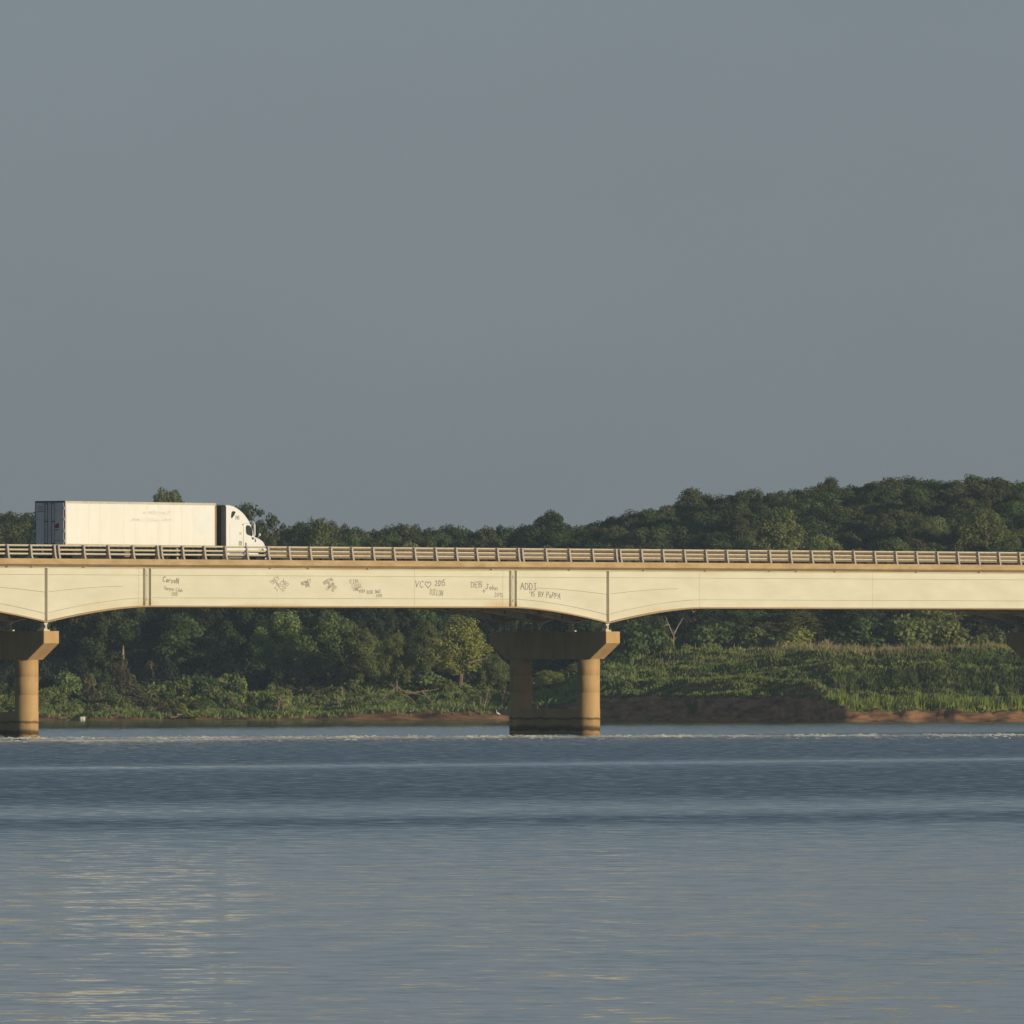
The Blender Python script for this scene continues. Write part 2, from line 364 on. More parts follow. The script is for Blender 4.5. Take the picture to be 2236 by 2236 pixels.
# ------------------------------------------------------------------ water
def water_mat():
    m = bpy.data.materials.new("lake_water"); m.use_nodes = True
    t = m.node_tree; b = t.nodes["Principled BSDF"]; N = t.nodes.new; L = t.links.new
    b.inputs['Base Color'].default_value = (0.014,0.030,0.040,1)
    b.inputs['IOR'].default_value = 1.333; b.inputs['Roughness'].default_value = 0.05
    b.inputs['Specular IOR Level'].default_value = 0.5
    geo = N("ShaderNodeNewGeometry"); sp = N("ShaderNodeSeparateXYZ"); L(geo.outputs['Position'], sp.inputs[0])
    def noise(scale, detail, sc, fac=False):
        mp = N("ShaderNodeMapping"); mp.inputs['Scale'].default_value = sc; L(geo.outputs['Position'], mp.inputs[0])
        n = N("ShaderNodeTexNoise"); n.inputs['Scale'].default_value = scale; n.inputs['Detail'].default_value = detail
        L(mp.outputs[0], n.inputs['Vector']); return n.outputs['Fac'] if fac else n.outputs['Color']
    def math_(op, a, b_, c=None):
        x = N("ShaderNodeMath"); x.operation = op
        for i, q in enumerate((a, b_, c)):
            if q is None: continue
            if isinstance(q, (int,float)): x.inputs[i].default_value = q
            else: L(q, x.inputs[i])
        return x.outputs[0]
    # wind-ruffled belts and slicks lie across the lake (a function of the distance over the water)
    wob = noise(1.0, 4, (0.035, 0.006, 1), True)
    yy = math_('MULTIPLY_ADD', math_('SUBTRACT', wob, 0.5), 26.0, sp.outputs['Y'])
    yy = math_('MULTIPLY', yy, math_('MULTIPLY_ADD', sp.outputs['X'], -0.0027, 1.0))
    inv = math_('DIVIDE', 1000.0, yy)       # belts get wider with distance
    mr = N("ShaderNodeMapRange"); mr.inputs[1].default_value = 0.6; mr.inputs[2].default_value = 6.8; L(inv, mr.inputs[0])
    r = N("ShaderNodeValToRGB"); cr = r.color_ramp; L(mr.outputs[0], r.inputs[0])
    def P(y): return ((y-HY)/(CAMZ*F)*1000.0-0.6)/6.2
    stops = [(1560,.02),(1578,.03),(1590,.25),(1606,.30),(1613,.9),(1655,1.0),(1662,.80),(1668,.22),(1676,.75),(1690,.95),(1735,1.0),(1752,.50),(1766,.26),(1780,.42),(1788,.85),(1797,.80),(1810,.36),(1840,.22),(1900,.14),(1990,.10),(2090,.12),(2200,.07)]
    while len(cr.elements) > 1: cr.elements.remove(cr.elements[-1])
    cr.elements[0].position = max(P(stops[0][0]),0); cr.elements[0].color = (stops[0][1],)*3+(1,)
    for y, v in stops[1:]:
        e = cr.elements.new(min(max(P(y),0),1)); e.color = (v,v,v,1)
    ruff = r.outputs[0]
    def centred(col):
        q = N("ShaderNodeVectorMath"); q.operation = 'SUBTRACT'; L(col, q.inputs[0]); q.inputs[1].default_value = (.5,.5,.5); return q.outputs[0]
    def scaled(v, s):
        q = N("ShaderNodeVectorMath"); q.operation = 'SCALE'; L(v, q.inputs[0])
        if isinstance(s,(int,float)): q.inputs['Scale'].default_value = s
        else: L(s, q.inputs['Scale'])
        return q.outputs[0]
    def addv(a, b_):
        q = N("ShaderNodeVectorMath"); q.operation = 'ADD'; L(a, q.inputs[0]); L(b_, q.inputs[1]); return q.outputs[0]
    swell = scaled(centred(noise(1.0, 2, (0.8, 0.5, 1))), 0.044)
    patch = noise(1.0, 2, (0.11, 0.045, 1), True)
    rip = scaled(centred(noise(1.0, 3, (3.4, 2.4, 1))), math_('MULTIPLY_ADD', patch, 0.115, 0.004))
    chop = scaled(centred(noise(1.0, 4, (1.6, 1.2, 1))), math_('MULTIPLY', ruff, 0.52))
    tot = addv(addv(swell, rip), chop)
    s3 = N("ShaderNodeSeparateXYZ"); L(tot, s3.inputs[0])
    cx = N("ShaderNodeCombineXYZ"); L(s3.outputs[0], cx.inputs[0])
    L(math_('SUBTRACT', s3.outputs[1], math_('MULTIPLY', ruff, 0.12)), cx.inputs[1]); cx.inputs[2].default_value = 1.0
    nm = N("ShaderNodeVectorMath"); nm.operation = 'NORMALIZE'; L(cx.outputs[0], nm.inputs[0])
    L(nm.outputs[0], b.inputs['Normal'])
    return m
M['water'] = water_mat()
wb = MB(); wb.add([(-6000,-1500,0),(6000,-1500,0),(6000,1470,0),(-6000,1470,0)], [(0,1,2,3)])
tag(wb.build("water", M['water']), kind='structure')

# small pale flecks on the water along the piers
V = []; Qf = []
for i in range(3800):
    px = RNG.uniform(-300, 2540)
    Y = 957 + px*0.031 + (RNG.gauss(0, 11) if RNG.random() < .88 else RNG.uniform(-70, 40))
    X = at(px, Y); L_ = RNG.uniform(0.08, 0.5); h = RNG.uniform(0.012, 0.07)*(.55+.45*math.sin(px*.031)*math.sin(px*.013+1)+.25*RNG.random()); dpt = RNG.uniform(.05,.12)
    n = len(V); t = RNG.uniform(-.2,.2)
    V += [(X-L_/2,Y+t*L_,0.0),(X-L_*.25,Y-dpt,0.0),(X+L_*.25,Y-dpt,0.0),(X+L_/2,Y-t*L_,0.0),(X-L_*.15,Y,h),(X+L_*.2,Y,h*RNG.uniform(.6,1))]
    Qf += [(n,n+1,n+4,n+4),(n+1,n+2,n+5,n+4),(n+2,n+3,n+5,n+5)]
M['flecks'] = mat("pale_water_flecks", (0.78,0.76,0.68), 0.6, var=0.3, scale=0.8)
fm = bpy.data.meshes.new("flecks"); fm.from_pydata(V, [], [tuple(dict.fromkeys(q)) for q in Qf]); fm.materials.append(M['flecks'])
tag(link("flecks", fm), "line of pale flecks on the water along the foot of the piers", "flecks", kind='stuff')

# ------------------------------------------------------------------ the bridge (local x along it, y away from the camera, z above the water)
G = 0.0022                                        # grade
SPAN = 59.7
BR = empty("bridge", (P1[0], P1[1], 0), TH)
tag(BR, "long road bridge with cream haunched steel girders on brown concrete piers over the lake", "bridge")
U0, U1 = -150.0, 520.0
def sz(z, u): return z + G*u
ZT = 11.19            # top of the girder web
ZB = 8.70             # underside of the girder between haunches
ZP = 7.64             # tip of the haunch over a pier
LH = abs(to_u(1118) - SPAN)
PIERS = [k*SPAN for k in range(-2, 9)]
def bottom(u):
    k = round(u/SPAN); s = abs(u-k*SPAN)
    return ZB if s >= LH else ZB - (ZB-ZP)*(1-s/LH)**1.6
def mid_line(u):
    k = round(u/SPAN); s = abs(u-k*SPAN); l = LH*0.76
    return ZT-1.22-0.42*max(0.0,1-s/l)**1.6
us = sorted(set([U0, U1] + [round(k*SPAN + q*LH/10, 4) for k in range(-2, 9) for q in range(-10, 11)]))
us = [u for u in us if U0 <= u <= U1]
HINGES = [to_u(319), to_u(1118), 2*SPAN+LH, 3*SPAN-LH]      # pinned joints of the suspended spans

def make_girder(v, near):
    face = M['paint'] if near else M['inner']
    b = MB()                                         # the web
    top = [(u, sz(ZT,u)) for u in us]; bot = [(u, sz(bottom(u),u)) for u in us]
    n = len(us)
    vs = [(u,v,z) for u,z in top]+[(u,v,z) for u,z in bot]+[(u,v+.03,z) for u,z in top]+[(u,v+.03,z) for u,z in bot]
    fs = []
    for i in range(n-1):
        fs += [(i,n+i,n+i+1,i+1),(2*n+i,2*n+i+1,3*n+i+1,3*n+i),(i,i+1,2*n+i+1,2*n+i),(n+i,3*n+i,3*n+i+1,n+i+1)]
    b.add(vs, fs)
    g = b.build("girder", face, BR)
    f = MB()                                         # bottom flange follows the haunches
    for i in range(n-1):
        a, c = us[i], us[i+1]; za, zc = sz(bottom(a),a), sz(bottom(c),c)
        f.add([(a,v-.20,za-.10),(c,v-.20,zc-.10),(c,v+.23,zc-.10),(a,v+.23,za-.10),(a,v-.20,za),(c,v-.20,zc),(c,v+.23,zc),(a,v+.23,za)],
              [(0,3,2,1),(4,5,6,7),(0,1,5,4),(2,3,7,6)])
    f.build("bottom_flange", M['rust'] if near else M['inner'], g)
    f = MB(); f.prism_x([(v-.16,ZT),(v+.19,ZT),(v+.19,ZT+.045),(v-.16,ZT+.045)], [U0,U1], G)
    f.build("top_flange", M['paint'] if near else M['inner'], g)
    if near:
        # long weld ledges that show as fine dark lines
        for off in ('top','low'):
            q = MB()
            for i in range(n-1):
                a, c = us[i], us[i+1]
                za, zc = (ZT-.47, ZT-.47) if off=='top' else (bottom(a)+.50, bottom(c)+.50)
                za, zc = sz(za,a), sz(zc,c)
                q.add([(a,v-.035,za),(c,v-.035,zc),(c,v+.002,zc),(a,v+.002,za),(a,v-.035,za+.022),(c,v-.035,zc+.022),(c,v+.002,zc+.022),(a,v+.002,za+.022)],
                      [(0,3,2,1),(4,5,6,7),(0,1,5,4)])
            q.build("weld_ledge", M['seam'], g)
        for k in range(0, 3):
            q = MB(); st = [k*SPAN + LH*.76*(j/9) for j in range(-9,10)]
            for a, c in zip(st[:-1], st[1:]):
                za, zc = sz(mid_line(a),a), sz(mid_line(c),c)
                q.add([(a,v-.035,za),(c,v-.035,zc),(c,v+.002,zc),(a,v+.002,za),(a,v-.035,za+.022),(c,v-.035,zc+.022),(c,v+.002,zc+.022),(a,v+.002,za+.022)],
                      [(0,3,2,1),(4,5,6,7),(0,1,5,4)])
            q.build("weld_ledge", M['seam'], g)
        def plate(u, out, th, name="stiffener", m=None):
            q = MB(); zb = bottom(u)
            q.prism_y([(u-th/2,sz(zb+.002,u)),(u+th/2,sz(zb+.002,u)),(u+th/2,sz(ZT-.003,u)),(u-th/2,sz(ZT-.003,u))], v-out, v-.001)
            return q.build(name, m or M['paint'], g)
        for pxs in (1527, 1098, 303, 905, 1905):
            u = to_u(pxs); q = MB(); q.box(u-.02,u+.02,v-.008,v-.0005,sz(bottom(u)+.02,u),sz(ZT-.02,u)); q.build("plate_seam", M['seaml'], g)
        for u in PIERS: plate(u, .24, .07)
        for h in HINGES:
            plate(h-.30, .20, .04); plate(h+.30, .20, .04)
            q = MB(); zb = bottom(h)
            q.bevbox(h-.13, h+.13, v-.11, v-.004, sz(zb+.12,h), sz(ZT-.08,h), .03)
            for zz in (sz(zb+.42,h), sz(ZT-.45,h)): q.lathe([(.09,0),(.09,-.05),(.05,-.06)], (h, v-.11, zz), 12, 'y')
            q.build("hanger_link", M['bear'], g)
    else:
        u = -11.2
        while u < 112:
            if u < 8 or 38 < u < 64 or u > 92:
                q = MB(); q.box(u-.03, u+.03, v-.19, v-.001, sz(bottom(u)+.004,u), sz(ZT-.003,u)); q.build("stiffener", M['inner'], g)
            u += 2.49
    return g
GV = [0.0, 3.1, 6.2, 9.3]
girders = [make_girder(v, k == 0) for k, v in enumerate(GV)]

# cross frames between the girders
for u in [k*7.46 for k in range(-2, 18)]:
    q = MB(); zb = bottom(u)
    for a, c in zip(GV[:-1], GV[1:]):
        lo, hi = sz(zb+.25,u), sz(ZT-.25,u)
        q.tube([(u,a+.05,lo),(u,(a+c)/2,hi),(u,c-.05,lo)], .055, 4)
        q.box(u-.07,u+.07,a+.06,c-.06,lo-.09,lo-.02); q.box(u-.07,u+.07,a+.06,c-.06,hi,hi+.12)
    q.build("cross_frame", M['inner'], BR)

# deck slab: fascia, sloped soffit, curb, road
d = MB()
V0, V1 = -0.62, 9.95
d.prism_x([(V0,11.42),(V0,11.79),(V0+.40,11.79),(V0+.42,11.50),(V1-.42,11.50),(V1-.40,11.79),(V1,11.79),(V1,11.42),(V1-.40,11.245),(V0+.40,11.245)][::-1], [U0,-60,0,60,120,180,U1], G)
deck = d.build("deck", M['deck'], BR)
d = MB(); d.prism_x([(V0+.43,11.505),(V1-.43,11.505),(V1-.43,11.52),(V0+.43,11.52)][::-1], [U0,U1], G)
d.build("road_surface", M['road'], deck)
for px in (22, 76, 190, 597, 680, 810, 1080, 1250, 1412, 1547, 1687, 1746, 1830, 2008, 2145):
    u = to_u(px, -.5); q = MB(); q.tube([(u,-.30,sz(11.22,u)),(u,-.30,sz(11.42,u))], .085, 8)
    q.build("scupper", M['seam'], deck)

# piers
CAPY0, CAPY1 = -0.55, 9.85
def make_pier(u):
    b = MB(); zt, zm, zl = 6.98, 6.17, 5.08
    prof = [(CAPY0,zm),(CAPY0+1.42,zl),(CAPY1-1.42,zl),(CAPY1,zm),(CAPY1,zt),(CAPY0,zt)]
    h = .765; c = .02
    n = len(prof); vs = [(-h,a,z) for a,z in prof]+[(h,a,z) for a,z in prof]
    b.add(vs, [tuple(range(n)), tuple(range(2*n-1,n-1,-1))]+[((i+1)%n,i,i+n,(i+1)%n+n) for i in range(n)])
    p = b.build("pier", M['pier'], BR); p.location = (u,0,G*u)
    for v in (1.62, 7.68):
        q = MB(); q.lathe([(.80,-3),(.80,1.62),(.785,1.64),(.785,2.72),(.780,2.725),(.780,2.745),(.785,2.75),(.785,3.92),(.780,3.925),(.780,3.945),(.785,3.95),(.785,zl-.003)], (0,v,0), 40)
        o = q.build("column", M['pier'], p); o.location = (0,0,0)
        me = o.data; me.polygons.foreach_set('use_smooth', [len(f.vertices)==4 for f in me.polygons])
    q = MB(); q.box(-.62,.62,2.0,7.3,-3,1.60); q.build("base_wall", M['pier'], p)
    for v in GV:
        q = MB(); a = v + .10; zg = ZP - .112
        q.box(-.30,.30,a-.26,a+.26,zt+.003,zt+.09)
        q.prism_y([(-.20,zt+.09),(.20,zt+.09),(.07,zt+.26),(.10,zg-.14),(.20,zg-.06),(.20,zg),(-.20,zg),(-.20,zg-.06),(-.10,zg-.14),(-.07,zt+.26)], a-.17, a+.17)
        for sgn in (-1,1): q.lathe([(.085,0),(.085,-.04),(.05,-.06)] if sgn<0 else [(.05,.06),(.085,.04),(.085,0)], (0,a+sgn*.17,(zt+zg)/2+.03), 12, 'y')
        q.build("bearing", M['bear'], p)
    return p
for u in PIERS[1:6]: make_pier(u)

# hand-painted names on the near girder, one mesh for each inscription
GL = {
'A':[[(0,0),(.35,1),(.7,0)],[(.14,.4),(.56,.4)]], 'B':[[(0,0),(0,1),(.5,.95),(.55,.72),(.05,.55),(.6,.4),(.55,.05),(0,0)]], 'C':[[(.62,.85),(.35,1),(.05,.75),(0,.35),(.25,0),(.65,.12)]],
'D':[[(0,0),(0,1),(.4,.92),(.62,.5),(.42,.06),(0,0)]], 'E':[[(.6,1),(0,1),(0,0),(.6,0)],[(0,.52),(.45,.52)]], 'H':[[(0,0),(0,1)],[(.6,0),(.6,1)],[(0,.5),(.6,.55)]],
'I':[[(.05,1),(.5,1)],[(.27,1),(.27,0)],[(.02,0),(.52,0)]], 'J':[[(.1,1),(.7,1)],[(.42,1),(.42,.2),(.25,0),(.05,.15)]], 'K':[[(0,0),(0,1)],[(.6,1),(.02,.45),(.6,0)]],
'L':[[(0,1),(0,0),(.55,.03)]], 'M':[[(0,0),(.08,1),(.38,.35),(.68,1),(.78,0)]], 'N':[[(0,0),(.03,1),(.58,.03),(.6,1)]], 'O':[[(.3,1),(.03,.7),(.05,.2),(.33,0),(.62,.3),(.58,.8),(.3,1)]],
'P':[[(0,0),(.02,1),(.5,.93),(.56,.62),(.04,.47)]], 'R':[[(0,0),(.02,1),(.5,.93),(.52,.62),(.05,.5),(.58,0)]], 'S':[[(.58,.88),(.3,1),(.04,.8),(.25,.55),(.55,.35),(.45,.05),(.05,.08)]],
'T':[[(0,1),(.7,1)],[(.35,1),(.35,0)]], 'U':[[(0,1),(.03,.25),(.3,0),(.58,.25),(.6,1)]], 'V':[[(0,1),(.32,0),(.65,1)]], 'Y':[[(0,1),(.32,.5)],[(.65,1),(.2,0)]],
'a':[[(.5,.5),(.2,.52),(.02,.25),(.2,0),(.48,.2),(.5,.5),(.55,0)]], 'e':[[(.03,.28),(.5,.3),(.3,.54),(.03,.28),(.2,0),(.5,.08)]], 'h':[[(0,1),(0,0)],[(0,.35),(.28,.55),(.48,.4),(.5,0)]],
'i':[[(.1,.5),(.1,0)],[(.1,.72),(.1,.78)]], 'l':[[(.1,1),(.1,0)]], 'n':[[(0,.52),(0,0)],[(0,.3),(.28,.54),(.48,.38),(.5,0)]], 'o':[[(.28,.55),(.03,.3),(.25,0),(.52,.27),(.28,.55)]],
'p':[[(0,.52),(0,-.4)],[(0,.45),(.4,.5),(.48,.2),(.02,.02)]], 'r':[[(0,.52),(0,0)],[(0,.3),(.2,.52),(.42,.46)]], 's':[[(.45,.48),(.15,.52),(.1,.33),(.42,.2),(.3,0),(.02,.05)]],
'0':[[(.28,1),(.03,.6),(.08,.1),(.32,0),(.55,.4),(.5,.85),(.28,1)]], '1':[[(.08,.8),(.25,1),(.25,0)]], '2':[[(.03,.8),(.28,1),(.52,.75),(.03,.02),(.6,.04)]], '4':[[(.45,0),(.45,1),(0,.35),(.6,.35)]],
'5':[[(.55,1),(.1,1),(.06,.58),(.45,.55),(.52,.2),(.25,0),(.02,.1)]], '7':[[(0,1),(.58,1),(.2,0)]], '&':[[(.6,0),(.12,.75),(.3,1),(.45,.75),(.03,.25),(.25,0),(.6,.4)]], '+':[[(.25,.1),(.25,.8)],[(0,.5),(.5,.5)]],
"'":[[(.1,1),(.1,.75)]], '!':[[(.1,1),(.1,.3)],[(.1,.1),(.1,.02)]], '.':[[(.05,.05),(.12,.0)]], '<':[[(.5,.0),(.02,.6),(.12,.95),(.35,.98),(.5,.72),(.65,.98),(.9,.93),(.97,.6),(.5,0)]], ' ':[]}
def strokes(b, text, x0, y0, x1, y1, h, wd, conv):
    """write text from (x0,y0) to (x1,y1), h high, in photo pixels; conv turns a pixel into a point"""
    adv = []
    for ch in text:
        wch = max([p[0] for s in GL[ch] for p in s] or [.35]); adv.append(wch+.24)
    tot = sum(adv)-.24; L_ = math.hypot(x1-x0,y1-y0); ex = ((x1-x0)/L_,(y1-y0)/L_); ey = (ex[1],-ex[0]); k = L_/tot; x = 0
    for ch, a in zip(text, adv):
        jit = RNG.uniform(-.06,.06); sc = RNG.uniform(.9,1.08)
        for s in GL[ch]:
            pts = [(x0+ex[0]*(x+p[0])*k+ey[0]*(p[1]*sc+jit)*h, y0+ex[1]*(x+p[0])*k+ey[1]*(p[1]*sc+jit)*h) for p in s]
            for p, q in zip(pts[:-1], pts[1:]):
                dx, dy = q[0]-p[0], q[1]-p[1]; l = math.hypot(dx,dy) or 1e-6; nx, ny = -dy/l*wd/2, dx/l*wd/2; ox, oy = dx/l*wd*.35, dy/l*wd*.35
                quad = [(p[0]-ox+nx,p[1]-oy+ny),(q[0]+ox+nx,q[1]+oy+ny),(q[0]+ox-nx,q[1]+oy-ny),(p[0]-ox-nx,p[1]-oy-ny)]
                dd = RNG.uniform(0,.0025)
                b.add([conv(X,Y,dd) for X,Y in quad], [(0,1,2,3)])
        x += a
def on_web(X, Y, dd):
    u = to_u(X, 0); return (u, -.006-dd, to_z(Y, dep(u)))
def r1(x,y): return (330+x/7.728, 1240+y/7.728)
def r2(x,y): return (580+x/6.9, 1240+y/6.9)
def r3(x,y): return (860+x/4.83, 1240+y/4.83)
INS = [
 (M['ink'], r1, 1.25, [("CorsoN",195,232,455,268,92)]),
 (M['ink2'], r1, 1.0, [("Harper Lilah",222,368,525,408,62),("2015",342,462,440,478,60)]),
 (M['ink2'], r2, 1.1, [("TREY",95,258,215,165,58),("&",170,272,205,250,48),("JACK",165,355,310,205,58),("2015",262,362,352,240,58)]),
 (M['ink2'], r2, 1.1, [("BENNET",545,262,690,212,46),("2015",600,292,664,278,44)]),
 (M['ink2'], r2, 1.1, [("KRYSTAL",882,252,1022,180,46),("&",940,252,968,236,40),("LANDON",932,332,1036,252,42),("2015",1008,362,1070,288,44)]),
 (M['ink2'], r2, 1.0, [("KIM..",1270,238,1425,238,60),("I STILL",1295,305,1450,292,48),("LOVE",1322,345,1398,345,44),("YOU!",1405,385,1495,372,52),("JESSE",1520,392,1620,386,46),("DALE",1652,380,1735,378,46),("2015",1662,440,1752,440,42)]),
 (M['ink'], r3, 1.2, [("VC",220,200,308,212,64),("<",328,214,392,214,76),("2015",435,190,540,190,58)]),
 (M['ink2'], r3, 1.1, [("DILLON",380,280,512,296,60)]),
 (M['ink'], r3, 1.1, [("DEB",815,207,926,205,56),("+",930,272,962,275,60),("John",965,222,1088,240,56)]),
 (M['ink2'], r3, 1.1, [("2015",1060,305,1145,308,44)]),
 (M['ink'], r3, 1.35, [("ADDI",1335,230,1502,232,68)]),
 (M['ink'], r3, 1.15, [("'15",1428,300,1482,302,46),("BY",1525,304,1576,306,50),("PoPPA",1606,312,1752,332,58)]),
]
for m_, conv, wd, lines in INS:
    b = MB(); k = conv(1,0)[0]-conv(0,0)[0]
    for tx, xa, ya, xb, yb, hh in lines:
        p, q = conv(xa,ya), conv(xb,yb); strokes(b, tx, p[0], p[1], q[0], q[1], hh*k, wd, on_web)
    b.build("graffiti_lettering", m_, girders[0])

# ------------------------------------------------------------------ the two guardrails
POSTS = [18.8,69.6,121.2,129.9,185.5,239.1,292.8,346.4,354.5,401.4,448.7,494.8,541.4,587.8,633.6,679.7,725.5,771.3,817.4,862.6,908.1,953.9,998.8,1043.2,1088.7,1134.2,1142.9,1194.5,1245.8,1296.5,1347.8,1356.5,
 1403.2,1450.1,1497.1,1543.8,1589.7,1636,1682.9,1728.7,1774.9,1821.1,1866.9,1912.4,1958.6,2003.8,2049.3,2093.8,2138.6,2183.7,2228.6]
PU = [to_u(p+1.5, V0) for p in POSTS]
PU = [PU[0]-2.6*k for k in (2,1)] + PU + [PU[-1]+2.29*k for k in range(1,9)]
b = MB()          # bracket-shaped post, local origin at its foot on the curb's outer edge; outer side is -y
side = [(-.17,0),(.20,0),(.16,.06),(.10,.45),(.10,.90),(-.02,.93),(-.06,.60),(-.10,.25)]
b.add([(-.012,y,z) for y,z in side]+[(.012,y,z) for y,z in side], [tuple(range(8)),tuple(range(15,7,-1))]+[((i+1)%8,i,i+8,(i+1)%8+8) for i in range(8)])
out = [(-.17,0),(-.10,.25),(-.06,.60),(-.02,.935)]
for (y0,z0),(y1,z1) in zip(out[:-1],out[1:]):
    b.add([(-.08,y0-.022,z0),(.08,y0-.022,z0),(.08,y1-.022,z1),(-.08,y1-.022,z1),(-.08,y0+.002,z0),(.08,y0+.002,z0),(.08,y1+.002,z1),(-.08,y1+.002,z1)],
          [(0,1,2,3),(5,4,7,6),(1,5,6,2),(4,0,3,7),(3,2,6,7),(0,4,5,1)])
b.add([(-.09,-.20,0.002),(.09,-.20,0.002),(.09,.22,0.002),(-.09,.22,0.002),(-.09,-.20,.03),(.09,-.20,.03),(.09,.22,.03),(-.09,.22,.03)],[(0,3,2,1),(4,5,6,7),(0,1,5,4),(1,2,6,5),(2,3,7,6),(3,0,4,7)])
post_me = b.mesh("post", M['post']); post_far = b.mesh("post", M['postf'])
def guardrail(flip, label):
    root = empty("guardrail", (P1[0], P1[1], 0), TH); tag(root, label, "guardrail")
    v = V0+.17 if not flip else V1-.17; sg = -1 if flip else 1
    for zc in (.845,.56,.29):
        q = MB(); y = v + sg*.17; zb_ = 11.79+zc
        pr = [(y,zb_+.085),(y-sg*.035,zb_+.06),(y-sg*.05,zb_+.01),(y-sg*.035,zb_-.005),(y+sg*.03,zb_-.045),(y+sg*.07,zb_-.04),(y+sg*.075,zb_+.06)]
        q.prism_x(pr if flip else pr[::-1], [U0,U1], G)
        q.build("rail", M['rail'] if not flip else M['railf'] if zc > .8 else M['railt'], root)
    for u in PU:
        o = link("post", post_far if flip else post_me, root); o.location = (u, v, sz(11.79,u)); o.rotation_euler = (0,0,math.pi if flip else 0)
guardrail(False, "nearer metal guardrail with three bars and curved posts along the bridge deck")
guardrail(True, "guardrail on the far edge of the bridge, glimpsed through the bars of the nearer one")

# ------------------------------------------------------------------ the truck (local x forward, y to its left, z above the road)
M['tw'] = mat("white_trailer_panel", (0.88,0.87,0.82), 0.45, var=0.03, scale=0.7, stretch=(1.5,1,0.4), col2=(0.84,0.81,0.72))
M['twc'] = mat("clean_white_panel", (0.86,0.86,0.83), 0.4, var=0.02)
M['ghost'] = mat("ghost_lettering", (0.87,0.857,0.80), 0.45, var=0.004)
M['cw'] = mat("white_cab_paint", (0.86,0.86,0.82), 0.3, var=0.015, scale=0.8)
M['edge'] = mat("aluminium_edge", (0.62,0.58,0.50), 0.45, var=0.1, scale=4)
M['rdoor'] = mat("grimy_white_door", (0.80,0.78,0.78), 0.6, var=0.08, scale=1.2, stretch=(1,1,.6), col2=(0.66,0.63,0.62))
M['dark'] = mat("black_rubber", (0.03,0.03,0.03), 0.85, var=0.2, scale=6)
M['gap'] = mat("dark_grey_fairing", (0.085,0.08,0.08), 0.7, var=0.15, scale=2)
M['glass'] = mat("dark_window_glass", (0.035,0.045,0.042), 0.08, var=0.1, spec=0.6)
M['red'] = mat("red_sticker", (0.34,0.045,0.06), 0.6, var=0.1)
M['orange'] = mat("brown_oxide_edge", (0.36,0.24,0.12), 0.6, var=0.15, scale=4)
M['steel'] = mat("wheel_steel", (0.55,0.53,0.50), 0.4, metal=0.3, var=0.1, scale=8)
M['mark'] = mat("brown_marking", (0.27,0.23,0.19), 0.7, var=0.1)
M['seamw'] = mat("panel_gap", (0.50,0.48,0.40), 0.6, var=0.1)
M['amber'] = mat("lamp_lens", (0.55,0.10,0.03), 0.2, var=0.1)
M['clear'] = mat("headlamp_lens", (0.62,0.63,0.62), 0.1, var=0.05)
VS = 1.60
UR = to_u(142.2, VS); UF = to_u(471.8, VS); LT = UF-UR
ZR = sz(11.52, UR)
ux, uy = P1[0]+UX*UR-UY*(VS+1.3), P1[1]+UY*UR+UX*(VS+1.3)
TR = empty("semi_truck", (ux, uy, ZR), TH)
tag(TR, "white semi-trailer truck with a rounded sleeper cab crossing the bridge", "truck")
def tx(px, y, v=VS):
    u = to_u(px, v); return u-UR, to_z(y, dep(u, v))-ZR
TZ0, TZ1 = 1.16, tx(142, 1094)[1]
b = MB(); b.bevbox(0, LT, -1.3, 1.3, TZ0, TZ1, .03)
trl = b.build("trailer", M['tw'], TR)
b = MB()                                         # top and bottom rails, corner posts stand proud
b.box(-.004, LT-.02, -1.318, -1.302, TZ1-.15, TZ1+.004); b.box(.12, LT-.02, -1.315, -1.302, TZ0-.04, TZ0+.13)
b.box(-.015, .11, -1.325, -1.3015, TZ0-.06, TZ1-.152)
b.build("side_rail", M['edge'], trl)
b = MB(); b.box(LT-.13, LT+.012, -1.33, -1.303, TZ0, TZ1-.155); b.build("corner_edge", M['orange'], trl)
b = MB()
for k in range(40):
    x = .35+k*(LT-.6)/39; b.box(x-.06, x+.06, -1.322, -1.316, TZ0+.02, TZ0+.075)
b.build("side_marking_tape", M['mark'], trl)
b = MB()
for k in range(1, 13):
    x = k*LT/13; b.box(x-.012, x+.012, -1.304, -1.2995, TZ0+.14, TZ1-.16)
b.build("panel_joint", mat("side_panel_joint",(0.80,0.77,0.67),.5,var=.03), trl)
b = MB()
p0 = tx(425,1170); p1 = tx(459,1112); b.box(p0[0], p1[0], -1.305, -1.2995, p0[1], p1[1])
b.build("clean_patch", M['twc'], trl)
b = MB()
def on_tr(X, Y, dd): x, z = tx(X, Y); return (x, -1.3035-dd, z)
for row, x0, x1, yb, hh in ((0,312,372,1126,13),(1,282,374,1141,11)):
    x = x0                                       # removed lettering: only blurred remnants of two lines remain
    while x < x1:
        ww = RNG.uniform(2.2,4.5)
        for k in range(3):
            ya = yb-RNG.uniform(0,hh*.6); yb2 = ya-RNG.uniform(.25,.5)*hh; xa = x+RNG.uniform(-.5,.8)
            b.add([on_tr(xa,ya,0.0007*k),on_tr(xa+ww*.6,ya,0.0007*k),on_tr(xa+ww*.6,yb2,0.0007*k),on_tr(xa,yb2,0.0007*k)],[(0,1,2,3)])
        x += ww*.4
b.build("faded_lettering", M['ghost'], trl)
